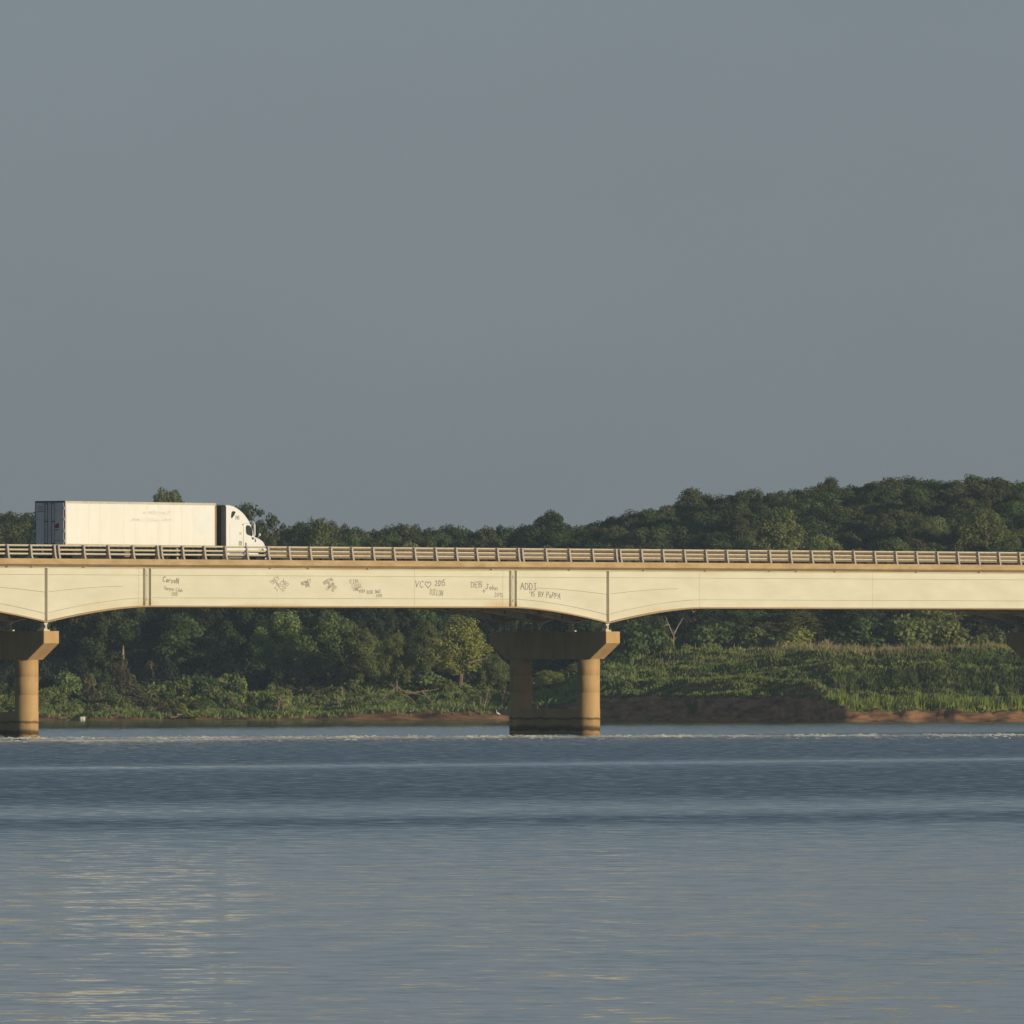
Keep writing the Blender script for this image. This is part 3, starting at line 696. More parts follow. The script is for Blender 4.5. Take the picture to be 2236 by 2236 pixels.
# rear frame and doors
b = MB()
b.box(-.03,.0,-1.32,-1.22,TZ0-.10,TZ1+.02); b.box(-.03,.0,1.22,1.32,TZ0-.10,TZ1+.02); b.box(-.031,.0,-1.22,1.22,TZ1-.10,TZ1+.02); b.box(-.031,.0,-1.22,1.22,TZ0-.12,TZ0+.06)
b.build("rear_frame", M['gap'], trl)
for s in (-1, 1):
    b = MB(); y0, y1 = (-1.215,-.012) if s<0 else (.012,1.215)
    b.box(-.06,-.032,y0,y1,TZ0+.065,TZ1-.105)
    dr = b.build("rear_door", M['rdoor'], trl)
    q = MB()
    for yy in (s*.17, s*.42): q.tube([(-.085,yy,TZ0+.02),(-.085,yy,TZ1-.05)], .022, 6)
    for zz in (TZ0+.12,TZ1-.2,TZ0+1.6): q.box(-.10,-.061,s*.30-.18,s*.30+.18,zz,zz+.05)
    q.build("lock_rod", M['gap'], dr)
    q = MB()
    for zz in (TZ0+.28,TZ0+.95,TZ0+1.72,TZ0+2.45): q.box(-.08,-.055,s*1.08,s*1.30,zz,zz+.09); q.tube([(-.075,s*1.275,zz-.05),(-.075,s*1.275,zz+.14)],.035,6)
    q.build("hinge", M['edge'], dr)
    q = MB()
    if s > 0:
        for i, (ya, yb) in enumerate(((.55,1.0),(.62,.98),(.45,1.1))):
            y = ya
            while y < yb: q.box(-.0625,-.0605,y,y+.045,TZ1-.42-i*.15,TZ1-.33-i*.15); y += .075
        q.box(-.0625,-.0605,.2,1.1,TZ0+1.72,TZ0+1.735)
    else:
        y = -.95
        while y < -.4: q.box(-.0625,-.0605,y,y+.04,TZ0+.30,TZ0+.37); y += .07
    q.build("door_lettering", M['mark'], dr)
    if s < 0:
        q = MB(); q.add([(-.064,-.42,TZ0+1.0),(-.064,-.82,TZ0+1.0),(-.064,-.82,TZ0+1.75),(-.064,-.42,TZ0+1.75)],[(0,1,2,3)])
        st = q.build("warning_sticker", M['rdoor'], dr)
        q = MB(); q.add([(-.066,-.43,TZ0+1.18),(-.066,-.81,TZ0+1.18),(-.066,-.81,TZ0+1.52),(-.066,-.62,TZ0+1.46),(-.066,-.43,TZ0+1.38)],[(0,1,2,3,4)])
        q.add([(-.066,-.43,TZ0+1.03),(-.066,-.81,TZ0+1.03),(-.066,-.81,TZ0+1.09),(-.066,-.43,TZ0+1.09)],[(0,1,2,3)])
        q.build("red_band", M['red'], st)
q = MB()
for k in range(7): q.box(-.036,-.0315,-1.0+k*.32,-.86+k*.32,TZ0-.10,TZ0-.02)
q.build("tail_lamp", M['amber'], trl)
b = MB(); b.box(-.06,.04,-1.15,1.15,.52,.64); b.box(-.05,.02,-.75,-.63,.64,TZ0-.02); b.box(-.05,.02,.63,.75,.64,TZ0-.02); b.build("underrun_guard", M['edge'], trl)
b = MB(); b.box(.3,LT-.6,-.62,-.42,TZ0-.32,TZ0-.01); b.box(.3,LT-.6,.42,.62,TZ0-.32,TZ0-.01)
for k in range(26): b.box(.6+k*.6,.7+k*.6,-1.25,1.25,TZ0-.12,TZ0-.01)
b.build("chassis", M['gap'], trl)
b = MB()
for s in (-1,1): b.tube([(LT-3.6,s*.9,TZ0-.02),(LT-3.6,s*.9,.35)],.09,8); b.box(LT-3.8,LT-3.4,s*.9-.12,s*.9+.12,.30,.35)
b.build("landing_leg", M['edge'], trl)
for s in (-1,1):
    b = MB(); b.box(.22,.25,s*.9-.32,s*.9+.32,.25,.95); b.build("mud_flap", M['dark'], trl)

# cab: stations from the back of the sleeper to the bumper, outline read off the near side
OUT = [(494.2,1102.2),(500,1102.3),(506,1103.0),(512,1105.0),(517,1107.2),(522,1110.4),(527,1114.4),(532,1119.0),(537,1124.9),(541,1130.2),(544.5,1136.0),(547.5,1142),(550,1148.5),(552.3,1155),(554.3,1162),(556.0,1168.5),(558.5,1172.2),(562,1173.6),(567.6,1175.9),(572.5,1178.8),(577,1182.3),(579.5,1186.5),(581,1191)]
x_c0 = tx(494.2,1102)[0]
st = []
for i, (px, y) in enumerate(OUT):
    f = max(0, (px-520)/64.0); hw = 1.25 - .05*min(1,max(0,(px-535)/20)) - .26*max(0,(px-556)/26.0)**1.3
    v = VS + (1.3-hw)*.75
    x, z = tx(px, y, v); st.append((x, z, hw))
for i in range(1, len(st)):
    if st[i][0] < st[i-1][0]+.03: st[i] = (st[i-1][0]+.03, st[i][1], st[i][2])
ZC0 = .62
def ring(x, z, hw, zb):
    r = .16 if z > 2.3 else .10
    return [(x,-hw,zb),(x,-hw,z-r),(x,-hw+.3*r,z-.3*r),(x,-hw+r,z),(x,-hw*.4,z+.015),(x,hw*.4,z+.015),(x,hw-r,z),(x,hw-.3*r,z-.3*r),(x,hw,z-r),(x,hw,zb)]
nose = tx(584.4,1200, VS+.3)
b = MB(); rings = []
for i, (x, z, hw) in enumerate(st):
    zb = ZC0
    rings.append(ring(x, z, hw, zb))
rings.append(ring(max(nose[0], st[-1][0]+.10), 1.10, st[-1][2]-.03, .45))
n = 10; vs = [p for r_ in rings for p in r_]; fs = [tuple(range(n))[::-1], tuple(range((len(rings)-1)*n, len(rings)*n))]
for i in range(len(rings)-1):
    o = i*n; fs += [(o+k, o+n+k, o+n+(k+1)%n, o+(k+1)%n) for k in range(n)]
b.add(vs, [f[::-1] for f in fs])
cab = b.build("cab", M['cw'], TR, smooth=False)
for f in cab.data.polygons: f.use_smooth = len(f.vertices) == 4 and abs(f.normal.y) < .8 and abs(f.normal.x) < .95
hwb = 1.25
# back wall of the sleeper with dark side extenders
b = MB(); b.box(x_c0-.05, x_c0-.004, -1.22, 1.22, .9, st[0][1]-.06); b.build("back_panel", M['gap'], cab)
b = MB()
for s in (-1,1): b.box(x_c0-.45, x_c0-.052, s*1.22-.012, s*1.22+.012, 1.0, st[0][1]-.12)
b.build("side_extender", M['dark'], cab)
def on_cab(X, Y, dd=0.0, v=VS+.05): x, z = tx(X, Y, v); return (x, -1.252-dd, z)
def cp(pts): return [(470+a/14.86, 1085+c/14.86) for a, c in pts]
def patch(name, pts, m, out=.008, parent=cab):
    poly = [tx(X, Y, VS+.05) for X, Y in cp(pts)]; q = MB(); q.prism_y(poly, -1.25-out, -1.245+0.0); return q.build(name, m, parent)
dr = patch("door", [(918,872),(1120,868),(1150,930),(1205,1080),(1235,1200),(1180,1290),(1270,1400),(1270,1570),(920,1590)], M['cw'], .012)
patch("door_seam", [(906,866),(918,866),(918,1595),(906,1595)], M['seamw'], .010)
patch("door_seam", [(900,858),(1118,854),(1118,866),(900,870)], M['seamw'], .010)
patch("side_window", [(985,975),(1005,930),(1040,915),(1120,935),(1155,985),(1195,1110),(1208,1190),(1200,1258),(1170,1275),(1030,1225),(998,1180),(985,1090)], M['glass'], .02, dr)
patch("sleeper_window", [(512,590),(530,500),(565,462),(620,466),(655,492),(620,575),(560,665),(512,695)], M['glass'], .02)
patch("grab_handle", [(965,1480),(1003,1490),(1003,1590),(970,1590)], M['mark'], .05)
patch("air_intake", [(1175,1310),(1270,1325),(1225,1385),(1190,1380)], M['gap'], .03)
patch("hood_vent", [(1296,1360),(1326,1360),(1330,1465),(1300,1465)], M['mark'], -.03)
patch("toolbox_hatch", [(762,1428),(866,1432),(866,1580),(762,1580)], M['seamw'], .006)
patch("toolbox_hatch", [(470,880),(476,880),(476,1590),(470,1590)], M['seamw'], .004)
patch("placard", [(785,1145),(850,1150),(850,1225),(785,1222)], mat("faded_placard",(0.66,0.56,0.47),.6,var=.2,scale=20), .006)
patch("clearance_lamp", [(870,880),(905,885),(905,925),(872,922)], M['mark'], .02)
b = MB(); strokes(b, "745", 513.6, 1134.2, 522.2, 1134.0, 8.0, 1.15, on_cab); b.build("fleet_number", M['mark'], cab)
# windscreen, bonnet nose, lamps, mirrors
b = MB()
for i in range(8, 15):
    (xa,za,ha),(xb,zb_,hb) = st[i], st[i+1]
    b.add([(xa+.012,-ha+.2,za+.012),(xb+.012,-hb+.2,zb_+.012),(xb+.016,0,zb_+.03),(xa+.016,0,za+.03)],[(0,1,2,3)])
    b.add([(xa+.016,0,za+.03),(xb+.016,0,zb_+.03),(xb+.012,hb-.2,zb_+.012),(xa+.012,ha-.2,za+.012)],[(0,1,2,3)])
b.build("windscreen", M['glass'], cab)
xn, zn, hn = st[-1]
for s in (-1,1):
    q = MB(); q.lathe([(.02,0),(.17,.02),(.19,.08),(.15,.14)], (xn-.05, s*(hn-.14)-.05, zn-.18), 14, 'y'); q.build("headlight", M['clear'], cab)
q = MB(); q.box(xn-.02, xn+.045, -hn*.55, hn*.55, .75, zn-.12)
for k in range(7): q.box(xn+.046, xn+.055, -hn*.52, hn*.52, .8+k*.1, .83+k*.1)
q.build("grille", M['edge'], cab)
b = MB(); xb0 = nose[0]
b.bevbox(st[-4][0], xb0+.06, -hn-.10, hn+.10, .38, .78, .12); b.build("bumper", M['cw'], cab)
for s in (-1,1):
    q = MB(); xm, zm = tx(557.0,1157,VS-.25)
    q.tube([(xm-.10,s*1.24,zm+.55),(xm,s*1.50,zm+.50),(xm,s*1.50,zm-.45),(xm-.1,s*1.22,zm-.55)],.022,6)
    q.bevbox(xm-.05,xm+.05,s*1.50-.06,s*1.50+.10,zm-.38,zm+.36,.03)
    q.build("mirror", M['cw'], cab)
    q = MB(); xh = st[-5][0]; zh = st[-5][1]
    q.tube([(xh,s*.86,zh-.06),(xh+.14,s*.98,zh+.22)],.015,5); q.lathe([(.02,-.05),(.09,-.03),(.10,.03),(.03,.06)], (xh+.16,s*1.0,zh+.26), 10, 'y')
    q.build("hood_mirror", M['clear'], cab)
b = MB(); b.box(LT-2.6, st[-3][0], -.45, .45, .62, .95)
b.lathe([(.30,-.25),(.33,-.22),(.33,.22),(.30,.25)], (LT-.4,0,1.05), 16); b.build("tractor_chassis", M['gap'], TR)
for s in (-1,1):
    b = MB(); x0 = x_c0+.35; b.tube([(x0,s*.98,.68),(x0+.05,s*.98,.68),(x0+1.65,s*.98,.68),(x0+1.7,s*.98,.68)],[.27,.31,.31,.27],14); b.build("fuel_tank", M['steel'], TR)
def wheel(x, y, wide=.55, r=.51):
    q = MB(); h = wide/2
    q.lathe([(r-.16,-h),(r-.04,-h),(r,-h+.05),(r,h-.05),(r-.04,h),(r-.16,h)], (0,0,0), 24, 'y')
    me = q.build("wheel", M['dark'], TR); me.location = (x, y, r)
    q = MB(); q.lathe([(.03,-h*.9),(.12,-h*.95),(.15,-h*.6),(r-.2,-h*.55),(r-.158,-h*1.01),(r-.158,h*1.01),(r-.2,h*.55),(.15,h*.6),(.12,h*.95),(.03,h*.9)], (0,0,0), 18, 'y')
    q.build("rim", M['steel'], me)
xst = tx(569,1200,VS+.2)[0]
for x in (1.3, 2.55, LT-1.35, LT-.05):
    for s in (-1,1): wheel(x, s*.98)
for s in (-1,1): wheel(xst, s*.98, .30)
b = MB()
for s in (-1,1):
    for k in range(7):
        a0, a1 = math.pi*k/7, math.pi*(k+1)/7; r0 = .60
        y0, y1 = s*.80, s*1.16
        b.add([(xst+r0*math.cos(a0),y0,.51+r0*math.sin(a0)),(xst+r0*math.cos(a1),y0,.51+r0*math.sin(a1)),(xst+r0*math.cos(a1),y1,.51+r0*math.sin(a1)),(xst+r0*math.cos(a0),y1,.51+r0*math.sin(a0))],[(0,1,2,3)])
b.build("wheel_arch", M['gap'], cab)

# ------------------------------------------------------------------ vegetation
M['oak']    = leaf_mat("oak_leaves", (0.145, 0.16, 0.061), (0.072, 0.089, 0.048), .25)
M['elm']    = leaf_mat("dark_green_leaves", (0.134, 0.182, 0.061), (0.075, 0.11, 0.05), .25)
M['willow'] = leaf_mat("willow_leaves", (0.371, 0.388, 0.095), (0.226, 0.256, 0.083), .35)
M['light']  = leaf_mat("light_green_leaves", (0.268, 0.284, 0.096), (0.158, 0.186, 0.079), .35)
M['bush']   = leaf_mat("shrub_leaves", (0.309, 0.356, 0.101), (0.162, 0.215, 0.083), .3, .8)
M['dry']    = leaf_mat("brownish_leaves", (0.19,0.165,0.088), (0.115,0.11,0.062), .25)
M['grass']  = leaf_mat("meadow_grass", (0.316, 0.386, 0.096), (0.145, 0.202, 0.073), .35, .22)
M['reed']   = leaf_mat("bright_reeds", (0.451, 0.5, 0.121), (0.266, 0.371, 0.104), .4, .5)
M['straw']  = leaf_mat("tan_tall_grass", (0.5, 0.468, 0.235), (0.401, 0.308, 0.167), .35, .4)
M['shade_leaf']  = leaf_mat("shade_darkened_leaves", (0.060,0.078,0.046), (0.032,0.046,0.032), .2)  # the wood's shade is put into this dark leaf colour
M['bark']   = mat("grey_brown_bark", (0.22,0.165,0.115), 0.9, var=.25, scale=3, stretch=(1,1,.3))
M['pale']   = mat("bleached_dead_wood", (0.40,0.31,0.23), 0.9, var=.2, scale=4, stretch=(1,1,.3))
M['drift']  = mat("reddish_driftwood", (0.30,0.20,0.135), 0.9, var=.25, scale=3)

def leaves(rs, clumps, n, leaf, flat=0.0, droop=0.0):
    """diamond leaves through a set of ellipsoid clumps [(centre, radii)] -> vertices, faces"""
    C = np.array([c for c, r in clumps], float); R = np.array([r for c, r in clumps], float)
    wgt = (R[:,0]*R[:,1]*R[:,2])**(2/3.); wgt /= wgt.sum()
    k = rs.choice(len(C), n, p=wgt)
    d = rs.normal(size=(n,3)); d /= np.linalg.norm(d,axis=1)[:,None]
    rr = rs.uniform(0.05,1.12,n)**(1/2.3)
    rr *= 1+0.18*np.sin(d[:,0]*5+k)*np.cos(d[:,2]*6+k*2)      # ragged outline
    P = C[k] + d*R[k]*rr[:,None]
    if droop: P[:,2] -= droop*(np.hypot(d[:,0],d[:,1])*rr)**2*R[k][:,2]*.5
    nn = d*0.80 + rs.normal(size=(n,3))*.55 + np.array([0,0,.22]); nn /= np.linalg.norm(nn,axis=1)[:,None]
    t = np.cross(nn, rs.normal(size=(n,3))); t /= np.linalg.norm(t,axis=1)[:,None]+1e-9
    if droop: t = t*.6+np.array([0,0,-.8]); t -= nn*(t*nn).sum(1)[:,None]; t /= np.linalg.norm(t,axis=1)[:,None]+1e-9
    b_ = np.cross(nn, t); s = leaf*rs.uniform(.55,1.35,n)[:,None]
    V = np.stack([P-t*s*.75, P+b_*s*.42+nn*s*.08, P+t*s*.75, P-b_*s*.42+nn*s*.08],1).reshape(-1,3)
    return V, np.arange(4*n).reshape(n,4)

def tree_proto(seed, kind):
    """(crown mesh, trunk mesh, height, crown radius) of one tree about 10 m tall"""
    rs = np.random.RandomState(seed); clumps = []; limbs = []
    if kind == 'oak':
        H, W, lo = 10.0, rs.uniform(2.9,3.5), 2.6; nC, cr, n, leaf = 34, (.50,1.15), 12500, .19
    elif kind == 'tall':
        H, W, lo = 10.0, rs.uniform(2.0,2.5), 1.6; nC, cr, n, leaf = 30, (.45,1.0), 11000, .18
    elif kind == 'willow':
        H, W, lo = 10.0, rs.uniform(2.5,3.0), 1.9; nC, cr, n, leaf = 34, (.5,1.05), 15000, .18
    else:                    # open crown, limbs showing
        H, W, lo = 10.0, 3.4, 4.0; nC, cr, n, leaf = 16, (.35,.75), 3000, .18
    trunk = MB(); top = Vector((rs.uniform(-.4,.4), rs.uniform(-.4,.4), H*.82))
    mid = Vector((rs.uniform(-.35,.35), rs.uniform(-.35,.35), H*.36))
    trunk.tube([(0,0,-.6),(0,0,.4),mid,(mid+top)/2+Vector((rs.uniform(-.3,.3),0,0)),top], [.30,.24,.17,.10,.03], 7)
    for i in range(nC):
        a = i*2.399+rs.uniform(-.4,.4); f = (i+.5)/nC
        z = lo + (H-lo)*(0.12+.80*f); prof = math.sin(math.pi*min(1,max(.05,(z-lo)/(H-lo)*.86+.14)))**.75
        q = W*prof*rs.uniform(.4,1.12); r = rs.uniform(*cr)*(.75+.35*prof)
        z = min(z, H-r*.8)
        c = (q*math.cos(a), q*math.sin(a), z)
        clumps.append((c, (r*rs.uniform(.85,1.25), r*rs.uniform(.85,1.25), r*rs.uniform(.7,1.0)*(1.3 if kind=='willow' else 1))))
        if kind != 'x' and i % (1 if kind=='open' else 2) == 0:
            t = max(.22, min(.75, z/H-.18)); p0 = Vector((0,0,0)).lerp(mid, t/.36) if t < .36 else mid.lerp(top, (t-.36)/.46)
            p1 = p0.lerp(Vector(c), .5)+Vector((0,0,.35)); trunk.tube([p0,p1,c],[.10,.06,.02],5)
    clumps.append(((top.x,top.y,H-.8),(1.0,1.0,.8)))
    V, Qd = leaves(rs, clumps, n, leaf, droop=.6 if kind=='willow' else 0)
    V[:,2] *= H/max(V[:,2].max(), .1)
    return np_me_cache(V, Qd), trunk.mesh("trunk", M['bark']), H, W
def np_me_cache(V, Qd): return (V, Qd)
_protos = []
for sd, kd in ((1,'oak'),(2,'oak'),(3,'oak'),(4,'oak'),(5,'tall'),(6,'tall'),(7,'willow'),(8,'willow'),(9,'open'),(10,'willow')):
    (V, Qd), tm, H, W = tree_proto(sd, kd); _protos.append((kd, V, Qd, tm, H, W))
_crown = {}
def crown_mesh(i, m):
    if (i, m) not in _crown: _crown[(i, m)] = np_mesh("crown", _protos[i][1], _protos[i][2], M[m])
    return _crown[(i, m)]
KIND = {}
for i, p in enumerate(_protos): KIND.setdefault(p[0], []).append(i)
def tree(X, Y, top, kind, leafm, label, group, name, wide=None, which=None, base=None):
    """plant one tree whose top reaches height top; wide = crown radius in metres"""
    i = which if which is not None else RNG.choice(KIND[kind]); _, V, Qd, tm, H, W = _protos[i]
    z0 = gz(X, Y) if base is None else base; h = max(top-z0, 2.0); k = h/H
    r = empty(name, (X, Y, z0), RNG.uniform(0, 6.28)); kw = (wide/W if wide else k*RNG.uniform(.85,1.1))
    r.scale = (kw, kw*RNG.uniform(.9,1.1), k)
    link("crown", crown_mesh(i, leafm), r); link("trunk", tm, r)
    tag(r, label, 'tree', group); return r

# the wooded ridge: rows of trees whose heads make the skyline
ZONES = [(-1e9,75,"behind the trailer's tail"),(75,500,"behind the truck"),(500,640,"ahead of the cab"),(640,860,"over the slanted graffiti"),(860,1065,"over the heart graffiti"),
         (1065,1260,"over the ADDI graffiti"),(1260,1480,"at the big hill's low start"),(1480,1700,"on the big hill's middle slope"),(1700,1960,"on the big hill by the pale crown"),(1960,1e9,"on the big hill's highest end")]
def zone(px):
    for a, b_, s in ZONES:
        if a <= px < b_: return s
ROWS = [(1668,0,27,0),(1652,16,36,1),(1634,40,42,2),(1614,70,46,3),(1592,102,52,4),(1570,132,56,5)]
RNAME = ["head against the sky","just below crest","second rank down","halfway down","low in the wood","at the foot"]
KN = {'oak':'rounded','tall':'narrow','open':'thin open-crowned','willow':'feathery'}
for Y0, dy, step, ri in ROWS:
    px = -70.0
    while px < 2320:
        Y = Y0 + RNG.uniform(-7,7); yt = skyline(px) + dy + RNG.uniform(0,14)*(1 if ri else .45)
        onhill = px > 1240
        if yt < 1215 and not (ri and 860 < yt < 0):
            top = to_z(yt, Y); g = gz(at(px,Y), Y); hgt = min(max(top-g, 5.5), 15.0)
            kd = RNG.choices(['oak','tall'],[.72,.28])[0]
            lm = RNG.choices(['oak','elm','dry','light'],[.52,.34,.07,.07 if ri else .02])[0]
            lab = f"{dict(oak='dark olive',elm='dark green',dry='brownish',light='paler green')[lm]} {KN[kd]} tree {zone(px)}, {RNAME[ri]}"
            tree(at(px,Y), Y, top, kd, lm, lab, "trees of the wooded ridge", f"{'oak' if kd=='oak' else 'ridge'}_tree", wide=RNG.uniform(1.7,2.7)*(1.15 if onhill else 1)*(1.15 if kd=='oak' else .85), base=top-hgt)
        px += step*RNG.uniform(.75,1.25)
# trees one can pick out
def px_tree(px, Y, ytop, wpx, kind, lm, label, name="broadleaf_tree", which=None, base=None):
    return tree(at(px,Y), Y, to_z(ytop,Y), kind, lm, label, None, name, wide=wpx/2*Y/F, which=which, base=base)
px_tree(366,1690,1062,120,'oak','light',"round-headed tree poking up just above the trailer roof")
px_tree(538,1640,1094,150,'open','oak',"thin tree with open crown and bare limbs against the sky by the cab")
px_tree(600,1644,1118,100,'open','oak',"smaller thin-crowned tree standing next to the open-crowned one by the cab")
px_tree(690,1630,1127,120,'willow','light',"pale feathery tree rising over the slanted graffiti names")
px_tree(1200,1640,1111,112,'tall','elm',"pointed dark tree rising to a peak over the ADDI graffiti")
px_tree(1513,1672,1061,112,'oak','oak',"dark flat-topped tree standing out at the step of the big hill's skyline")
px_tree(1812,1674,1037,74,'oak','oak',"small dark knob-headed tree sticking up on the big hill's skyline")
px_tree(1700,1585,1101,130,'willow','light',"broad pale green tree in the middle of the dark hillside wood", which=6)
px_tree(2150,1585,1108,135,'willow','light',"broad pale tree on the hillside wood close to the picture's edge", which=7)
px_tree(2018,1600,1130,80,'willow','light',"smaller pale tree between the two broad pale ones on the hill", which=9)

# the bottom land behind the water, under the bridge
for Y0, step, t0, t1 in ((1560,44,1215,1275),(1538,50,1235,1310),(1522,58,1270,1345)):
    px = -60.0
    while px < 2300:
        Y = Y0+RNG.uniform(-6,6); right = px > 1330
        lm = RNG.choices(['shade_leaf','elm','oak','dry','light'],[.62,.16,.12,.06,.04] if not right else [.40,.25,.2,.07,.08])[0]; kd = RNG.choices(['oak','tall','willow'],[.5,.3,.2])[0]
        yt = RNG.uniform(t0,t1)
        if 1050 < px < 1260: yt = max(yt, 1290)
        where = "near the covered stump" if px < 520 else "below the slanted graffiti" if px < 900 else "behind the middle pier" if px < 1330 else "behind the meadow"
        lab = f"{dict(shade_leaf='blackish green',oak='dark olive',elm='dark green',dry='brown-tinged',light='lighter green')[lm]} {KN[kd]} tree {where}, {'last' if Y0==1560 else 'middle' if Y0==1538 else 'front'} rank"
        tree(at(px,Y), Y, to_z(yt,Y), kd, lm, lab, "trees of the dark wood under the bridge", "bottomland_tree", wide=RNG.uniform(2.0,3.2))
        px += step*RNG.uniform(.75,1.25)
for px, Y, yt, wpx, kd, lm, lab, wh in (
  (395,1512,1335,120,'tall','elm',"dull green tree under the bridge behind the drift-covered stump",4),
  (250,1515,1345,130,'oak','elm',"dark tree standing over the drift-covered stump",0),
  (620,1510,1330,110,'willow','bush',"tall ragged dark green willow under the slanted graffiti",6),
  (720,1502,1332,150,'willow','bush',"big hanging green willow under the KIM graffiti",7),
  (790,1500,1370,110,'willow','bush',"green willow leaning beside the yellow-green one",9),
  (866,1487,1381,78,'willow','willow',"narrow yellow-green willow leaning out under the heart graffiti",7),
  (936,1500,1352,72,'willow','light',"pale small-headed willow just behind the trunked yellow-green one",9),
  (1004,1486,1336,124,'willow','willow',"tall yellow-green willow with its pale trunk showing, near the middle pier",6),
  (1075,1486,1424,64,'willow','light',"short willow tucked against the dark face of the middle pier",9),
  (1196,1478,1462,66,'willow','willow',"small yellow-green bush willow seen between the two columns of the middle pier",7),
  (1290,1500,1350,90,'willow','elm',"dark willow behind the lit column of the middle pier",6),
  (1400,1502,1335,120,'willow','elm',"mid green willow just past the lit column of the middle pier",7),
  (1730,1512,1332,150,'oak','light',"yellowish green bushy tree at the back of the meadow",1),
  (1880,1512,1325,150,'oak','elm',"dark leafy tree at the back of the meadow, next to the yellowish one",2),
  (2030,1512,1322,160,'oak','bush',"mid green leafy tree at the back of the meadow over the tan grass",3),
  (1620,1514,1330,130,'oak','elm',"dark bushy tree at the back of the meadow by the dead snag",0),
  (2140,1520,1350,110,'oak','dry',"brownish low tree at the meadow's back by the last pier",1)):
    px_tree(px, Y, yt, wpx, kd, lm, lab, "willow_tree" if kd=='willow' else "bottomland_tree", which=wh)

# shrubs
_sh = []
for sd in range(5):
    rs = np.random.RandomState(40+sd); cl = []
    for i in range(9):
        a = rs.uniform(0,6.28); q = rs.uniform(0,.85); r = rs.uniform(.38,.62)
        cl.append(((q*math.cos(a),q*math.sin(a),rs.uniform(.3,1.25)*(1-.35*q)),(r,r,r*.9)))
    _sh.append(leaves(rs, cl, 2400, .15))
_shm = {}
def shrub(X, Y, h, wdt, lm, label, group, name="shrub"):
    i = RNG.randrange(5)
    if (i,lm) not in _shm: _shm[(i,lm)] = np_mesh("shrub", *_sh[i], M[lm])
    o = link(name, _shm[(i,lm)]); o.location = (X,Y,gz(X,Y)-.1); o.scale = (wdt/1.25, wdt/1.25, h/1.75); o.rotation_euler = (0,0,RNG.uniform(0,6.28))
    return tag(o, label, 'shrub', group)
for Y0, step, hmax in ((1508,40,4.2),(1495,38,3.4),(1484,36,2.9),(1476,34,2.5),(1468,32,2.1),(1461,32,1.6),(1456.5,40,.9)):
    px = -40.0
    while px < 1300:
        Y = Y0+RNG.uniform(-3,3); lm = RNG.choices(['bush','light','elm','dry','willow','shade_leaf'],[.5,.15,.10,.12,.13,0] if Y0 < 1490 else [.06,.03,.13,.08,0,.7])[0]
        if px > 700: Y += 4
        gap = RNG.random() < .12 or (px > 1130 and Y0 < 1470)
        if not gap:
            where = "by the first pier's column" if px < 210 else "around the drift-covered stump" if px < 420 else "under the slanted graffiti" if px < 660 else "under the heart and KIM graffiti" if px < 930 else "just short of the middle pier" if px < 1120 else "beyond the middle pier's columns"
            row = "in the wood's shade" if Y0 > 1490 else "highest on the bank" if Y0 > 1480 else "upper bank" if Y0 > 1470 else "middle bank" if Y0 > 1463 else "low on bank" if Y0 > 1458 else "at the water's edge"
            lab = f"{dict(bush='green',light='pale green',elm='dark green',dry='brownish',willow='yellow-green',shade_leaf='blackish green')[lm]} shrub {where}, {row}"
            k = 1.0 if px < 640 else .62 if Y0 < 1490 else .8
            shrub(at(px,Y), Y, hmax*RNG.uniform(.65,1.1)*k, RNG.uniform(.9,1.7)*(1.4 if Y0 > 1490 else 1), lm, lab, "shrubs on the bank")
        px += step*RNG.uniform(.7,1.3)
px = 1345.0
while px < 2300:
    for Y0 in (1494,1502):
        Y = Y0+RNG.uniform(-4,4); lm = RNG.choices(['bush','elm','light'],[.45,.4,.15])[0]
        if RNG.random() < .75:
            where = "by the dead snag" if px < 1560 else "below the yellowish tree" if px < 1800 else "along the tan grass"
            shrub(at(px,Y), Y, RNG.uniform(1.3,2.6), RNG.uniform(1.1,1.9), lm, f"{dict(bush='green',light='pale green',elm='dark green')[lm]} shrub at the back of the meadow {where}", "shrubs at the back of the meadow")
    px += 48*RNG.uniform(.7,1.3)
BIG = [(1735,1495,3.6,2.9,'willow',"big rounded yellow-green bush at the back of the meadow under the bridge"),(1655,1497,3.2,2.3,'bush',"mid-sized green bush to one side of the big yellow-green one"),
 (1885,1497,4.0,3.0,'elm',"big dark green bush at the meadow's back, beside the yellow-green one"),(1985,1497,4.2,3.0,'bush',"tall green bush over the tan grass at the back of the meadow"),
 (2075,1498,3.8,2.7,'light',"paler green bush at the end of the row over the tan grass"),(1560,1499,3.4,2.6,'elm',"dark bush between the dead snag and the yellow-green bush"),(2150,1498,2.4,2.0,'oak',"low dull bush closest to the last pier at the meadow's back"),
 (1395,1490,4.4,2.6,'elm',"tall dark bush beside the middle pier's lit column"),(1440,1494,3.6,2.0,'bush',"green bush at the foot of the dark wood just before the dead snag")]
for px, Y, h, w_, lm, lab in BIG: shrub(at(px,Y), Y, h, w_, lm, lab, None, "large_bush")
